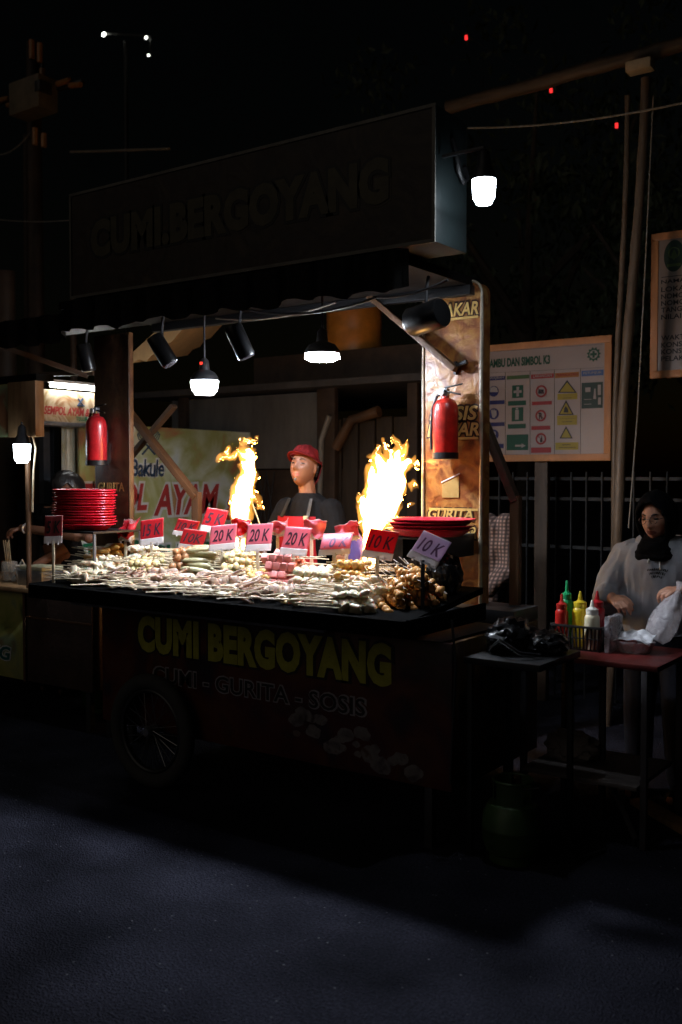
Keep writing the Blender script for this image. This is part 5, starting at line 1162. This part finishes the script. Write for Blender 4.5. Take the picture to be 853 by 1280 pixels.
def bottle(x, y, ztop, r_, col, capcol, label):
    z0 = tz_ + .009; H = ztop - z0; t = thing('sauce_bottle', label, 'sauce bottle', (x, y, z0), group='sauce bottles in the basket')
    mb = MB(); mb.lathe([(r_ * .95, 0), (r_, .006), (r_, H * .62), (r_ * .97, H * .66), (r_ * .8, H * .70), (r_ * .72, H * .71)], n=28); mb.build('body', mat('bottle ' + label.split()[0], col, .3, var=.06, sss=.1), t, False)
    mb = MB(); cp = H * .711
    mb.lathe([(r_ * .82, cp), (r_ * .82, cp + .024), (r_ * .5, cp + .03), (r_ * .3, cp + .036), (.006, H - .004), (.003, H), (0, H)], n=24); mb.build('nozzle_cap', mat('cap ' + label.split()[0], capcol, .3, var=.06), t, False)
bottle(-1.925, .875, 1.138, .030, (.02, .30, .10), (.02, .34, .12), 'green squeeze bottle at the back left of the basket')
bottle(-1.915, .79, 1.082, .031, (.50, .02, .015), (.42, .02, .015), 'red squeeze bottle at the front left of the basket')
bottle(-1.838, .83, 1.095, .038, (.66, .46, .02), (.66, .48, .03), 'yellow squeeze bottle in the middle of the basket')
bottle(-1.762, .79, 1.062, .036, (.75, .68, .48), (.78, .75, .68), 'cream white squeeze bottle at the front right of the basket')
bottle(-1.772, .878, 1.098, .038, (.42, .015, .02), (.40, .015, .02), 'red squeeze bottle behind the cream white one')
mb = MB(); mb.box((-1.692, .76, tz_ + .001), (-1.665, .94, tz_ + .17), .006); solo(mb, 'plastic_box', clear_film('clear box', (.7, .68, .72), .35), 'clear upright plastic box right of the sauce basket', 'box', (-1.68, .85, tz_))
# packed food and the bag in her hand
t = thing('food_packet', 'clear tray of packed food with white paper and a pink piece on the table', 'food packet', (-1.585, .87, tz_))
mb = MB(); mb.lathe([(.07, .001), (.085, .03), (.095, .055), (.09, .056), (.08, .03), (.065, .006), (0, .005)], n=30, sx=1, sy=.8, wob=lambda a: 1 + .04 * math.sin(a * 9)); mb.build('container', clear_film('clear tray', (.75, .72, .75), .4), t, False)
bm = bmesh.new(); bmesh.ops.create_grid(bm, x_segments=24, y_segments=18, size=1)
for v in bm.verts: v.co = Vector((v.co.x * .085, v.co.y * .06, .065 + .022 * noise.noise(Vector((v.co.x * 2, v.co.y * 2, 3))) + .03 * max(0, v.co.y) - .03 * max(0, abs(v.co.x) - .6)))
mb = MB(); mb.bm.free(); mb.bm = bm; link('paper', evaluated(mb.mesh('p'), [('SOLIDIFY', dict(thickness=.001))]), mat('white paper', (.78, .77, .8), .7, var=.04), t, False)
mb = MB(); mb.ell((.0, -.035, .05), (.028, .02, .018), jit=.3); mb.ell((-.05, -.02, .04), (.022, .02, .018), jit=.3); mb.build('food', F['pink'], t, False)
bmx = Vector((-1.535, 1.0, .855)); bag_top = Vector((-1.445, 1.075, 1.10)); ax = bag_top - bmx; Lb = ax.length
mb = MB(); mb.lathe([(0, 0), (.05, .004), (.078, .03), (.09, .08), (.086, .13), (.062, Lb * .72), (.03, Lb * .88), (.014, Lb * .97), (.024, Lb * 1.04), (.04, Lb * 1.12)], n=48, sy=.72, mx=ax.to_track_quat('Z', 'Y').to_matrix().to_4x4())
for v in mb.bm.verts:
    d = noise.turbulence_vector(v.co * 16 + Vector((3, 1, 2)), 3, True); v.co += (d - Vector((.5, .5, .5)) * 0) * .012
me = mb.mesh('plastic_bag'); o = link('plastic_bag', me, clear_film('clear bag film', (.82, .78, .82), .42, .2)); o.location = bmx; tag(o, 'clear plastic bag held open in the woman hand', 'bag')

# side stand between cart and table with a heap of black cables, gas cylinder beneath
t = thing('side_stand', 'dark metal stand at the right end of the cart above the gas cylinder', 'stand', (-1.86, .28, 0))
mb = MB(); mb.box((-2.055, .06, .84), (-1.70, .5, .87), .004); mb.build('top', M['black'], t)
for x, y in ((-2.03, .08), (-1.73, .46), (-2.03, .46)): mb = MB(); mb.box((x - .012, y - .012, 0), (x + .012, y + .012, .839), .002); mb.build('leg', M['black'], t)
crumpled((-1.95, .3, .87), (.10, .14, .09), 33, 'plastic_bag', M['blackshiny'], 'crumpled black bag on the side stand against the cart', 'bag')
crumpled((-1.8, .36, .87), (.09, .11, .06), 37, 'plastic_bag', M['blackshiny'], 'lower crumpled black bag on the side stand, nearer the table', 'bag')
cable([(-1.98, .18, .9), (-1.9, .1, .95), (-1.82, .12, .9), (-1.76, .2, .885)], .008, 'black hose lying over the front of the side stand', M['blackshiny'])
def gas(loc, label, h=1.):
    t = thing('gas_cylinder', label, 'gas cylinder', loc, group='green gas cylinders')
    gm = mat('green gas paint', (.035, .07, .02), .45, var=.3, vscale=8)
    mb = MB(); mb.lathe([(.09, .03), (.115, .045), (.13, .09), (.132, .14), (.1335, .145), (.132, .15), (.128, .2), (.105, .245), (.06, .262), (.03, .266)], n=36); mb.build('tank', gm, t, False)
    mb = MB(); mb.lathe([(.092, 0), (.1, 0), (.1, .043), (.092, .043)], n=32); mb.build('foot_ring', gm, t, False)
    mb = MB()
    for i in range(3): 
        for k in range(9):
            a0, a1 = i * 2.094 + k * .17, i * 2.094 + (k + 1) * .17; z0, z1 = .252, .345
            mb.slab([(.085 * math.cos(a0), .085 * math.sin(a0), z0), (.085 * math.cos(a1), .085 * math.sin(a1), z0), (.085 * math.cos(a1), .085 * math.sin(a1), z1), (.085 * math.cos(a0), .085 * math.sin(a0), z1)], (-.004 * math.cos(a0), -.004 * math.sin(a0), 0))
    mb.torus((0, 0, .345), .085, .006, 'Z', 32, 8); mb.build('collar', gm, t, False)
    mb = MB(); mb.lathe([(.018, .266), (.018, .3), (.012, .31), (0, .312)], n=16); mb.build('valve', M['steel'], t, False)
    mb = MB(); mb.tube([(.02, 0, .3), (.12, .0, .33), (.2, .06, .2), (.25, .1, .02), (.3, .3, .012)], .008, 8); mb.build('hose', M['black'], t, False)
gas((-1.86, .15, 0), 'green gas cylinder standing in the dark under the side stand'); gas((-5.42, .95, 0), 'green gas cylinder in the shade between the two carts, left')
mb = MB(); mb.bar((-1.66, 1.16, .02), (-1.2, .78, .02), .09, .03); solo(mb, 'plank', M['palewood'], 'loose plank on the ground at the right edge behind the table', 'plank', (-1.45, 1.0, .005))

# ================================================================== NEIGHBOUR'S CART, left
nbx0, nbx1, nby = -7.0, -4.92, .45
t = thing('snack_cart', 'neighbouring snack cart with green yellow print and brown end panel', 'food cart', (-5.8, nby, 0))
M['nbprint'] = printed('green yellow snack print', [(.10, .13, .05), (.30, .33, .08), (.42, .40, .12), (.24, .30, .16), (.22, .09, .04)], 3.5, .4, .8, .15, 6, seed=6)
q = at(32, 800, nby)
mb = MB(); mb.box((nbx0, nby, .275), (q.x, nby + .02, .872), .003); bnn = mb.build('print_panel', M['nbprint'], t)
a, b = at(-62, 828, nby), at(14, 826, nby); lettering('GULUNG', M['letterwhite'], bnn, (a.x - .01, nby - .001, b.z - .008), b.x - a.x + .02, .11, bold=.09, shear=.15); lettering('GULUNG', mat('teal ink', (.02, .14, .13), .4), bnn, (a.x, nby - .003, b.z), b.x - a.x, .094, bold=.03, shear=.15)
M['nbbrown'] = mat('dark brown painted panel', (.055, .032, .026), .6, var=.5, vscale=5, bump=.2)
mb = MB(); mb.box((q.x + .002, nby + .003, .275), (nbx1, nby + .023, .872), .003); mb.build('end_panel', M['nbbrown'], t)
mb = MB(); mb.box((nbx1 - .02, nby + .025, .28), (nbx1, 1.05, .872), .003); mb.box((nbx0, 1.03, .28), (nbx1 - .022, 1.05, .872), .003); mb.build('side_panel', M['nbbrown'], t)
mb = MB(); mb.box((q.x - .012, nby - .012, .27), (q.x + .012, nby - .001, .875), .002); mb.box((q.x + .02, nby - .006, .70), (nbx1 - .01, nby + .001, .715), .001); mb.build('trim', M['wood'], t)
mb = MB(); mb.box((nbx0, nby - .05, .875), (at(57, 735, nby).x, 1.06, .905), .004); mb.build('worktop', M['palewood'], t)
mb = MB(); mb.box((at(57, 735, nby).x + .003, nby - .0, .875), (nbx1, 1.06, .9), .004); mb.build('worktop', M['darksteel'], t)
for x in (nbx0 + .1, nbx1 - .1): mb = MB(); mb.box((x - .02, nby + .05, 0), (x + .02, nby + .09, .274)); mb.build('leg', M['darksteel'], t)
# its post and overhead boards
pp = at(40, 640, nby)
mb = MB(); mb.tube([(pp.x, nby - .03, .906), (pp.x + .005, nby - .03, 1.4), (pp.x, nby - .03, 1.95)], .017, 12); mb.build('post', M['wood'], t)
a, b = at(18, 547, nby), at(52, 476, nby); mb = MB(); mb.box((a.x, nby - .05, a.z), (b.x, nby + .02, b.z), .005); mb.build('head_board', M['palewood'], t)
b2 = at(17, 480, nby); c2 = at(17, 546, nby); mb = MB(); mb.box((nbx0, nby - .03, c2.z), (b2.x, nby + .01, b2.z), .004); mb.build('head_print', M['nbprint'], t)
mb = MB(); mb.box((nbx0, nby - .04, b2.z + .01), (at(52, 480, nby).x, .55, b2.z + .05)); mb.build('roof', M['tarp'], t)
mb = MB(); mb.bar(at(0, 432, nby), at(110, 470, nby + .35), .035); mb.bar(at(50, 468, .8), at(118, 466, .8), .03); mb.build('brace', M['darkwood'], t)
q = at(28, 577, .33); cap_lamp(q, .055, .05, .112, 'lit white led bulb hanging over the neighbouring cart at the left edge', bulb=glow('lit neighbour bulb', (.80, .93, 1), 14), panel=glow('lit neighbour panel', (.80, .93, 1), 60), hang=.02)
cable([at(41, 545, .44), at(45, 560, .42), at(42, 590, .42), at(41, 640, .42)], .006, 'pale cord hanging beside the bulb of the neighbouring cart', M['cream'])
# things on its worktop
def jar(px, y, r_, h, label, m, inner=None):
    q = at(px, 700, y); t = thing('jar', label, 'jar', (q.x, y, .906)); mb = MB(); mb.lathe([(r_ * .95, 0), (r_, .005), (r_, h), (r_ * .96, h), (r_ * .95, .01), (0, .008)], n=28); mb.build('glass', m, t, False)
    if inner: mb = MB(); mb.lathe([(r_ * .9, .011), (r_ * .9, h * .5), (0, h * .52)], n=24); mb.build('contents', inner, t, False)
    return t
q = at(12, 700, .62)
jar(12, .62, .055, .14, 'glass jar of brown sauce at the left edge of the worktop', clear_film('jar glass', (.7, .72, .72), .3), F['brown'])
for k in range(5):
    s_ = thing('skewer', 'bare bamboo stick standing in the glass jar at the left edge', 'skewer', (q.x + .02 * math.cos(k * 1.3), .62 + .02 * math.sin(k * 1.3), .92), (R(rnd.uniform(-14, 14)), R(rnd.uniform(-14, 14)), 0), 'bare sticks in the glass jar')
    mb = MB(); mb.tube([(0, 0, 0), (0, 0, .28)], .003, 6); mb.build('stick', M['stick'], s_, False)
q = at(28, 700, .58); t = thing('plastic_cup', 'clear plastic cup with a white rim next to the glass jar', 'cup', (q.x, .58, .906))
mb = MB(); mb.lathe([(.032, 0), (.034, .004), (.045, .12), (.048, .122), (.043, .12), (.030, .006), (0, .005)], n=28); mb.build('cup', clear_film('cup film', (.8, .8, .82), .5), t, False)
mb = MB(); mb.torus((0, 0, .125), .046, .004, 'Z', 28, 8); mb.tube([(-.03, 0, .125), (0, .0, .165), (.03, .0, .13)], .005, 8); mb.build('rim', M['white'], t, False)
q = at(52, 700, .62); t = thing('food_box', 'low steel box with a pale cutting board on it, on the worktop', 'box', (q.x, .62, .906))
mb = MB(); mb.box((-.13, -.1, 0), (.13, .1, .10), .006); mb.build('box', M['steel'], t, False)
mb = MB(); mb.box((-.12, -.09, .102), (.12, .09, .13), .006); mb.build('board', mat('pale cutting board', (.6, .6, .42), .5), t, False)

bpy.data.scenes.remove(WORK)
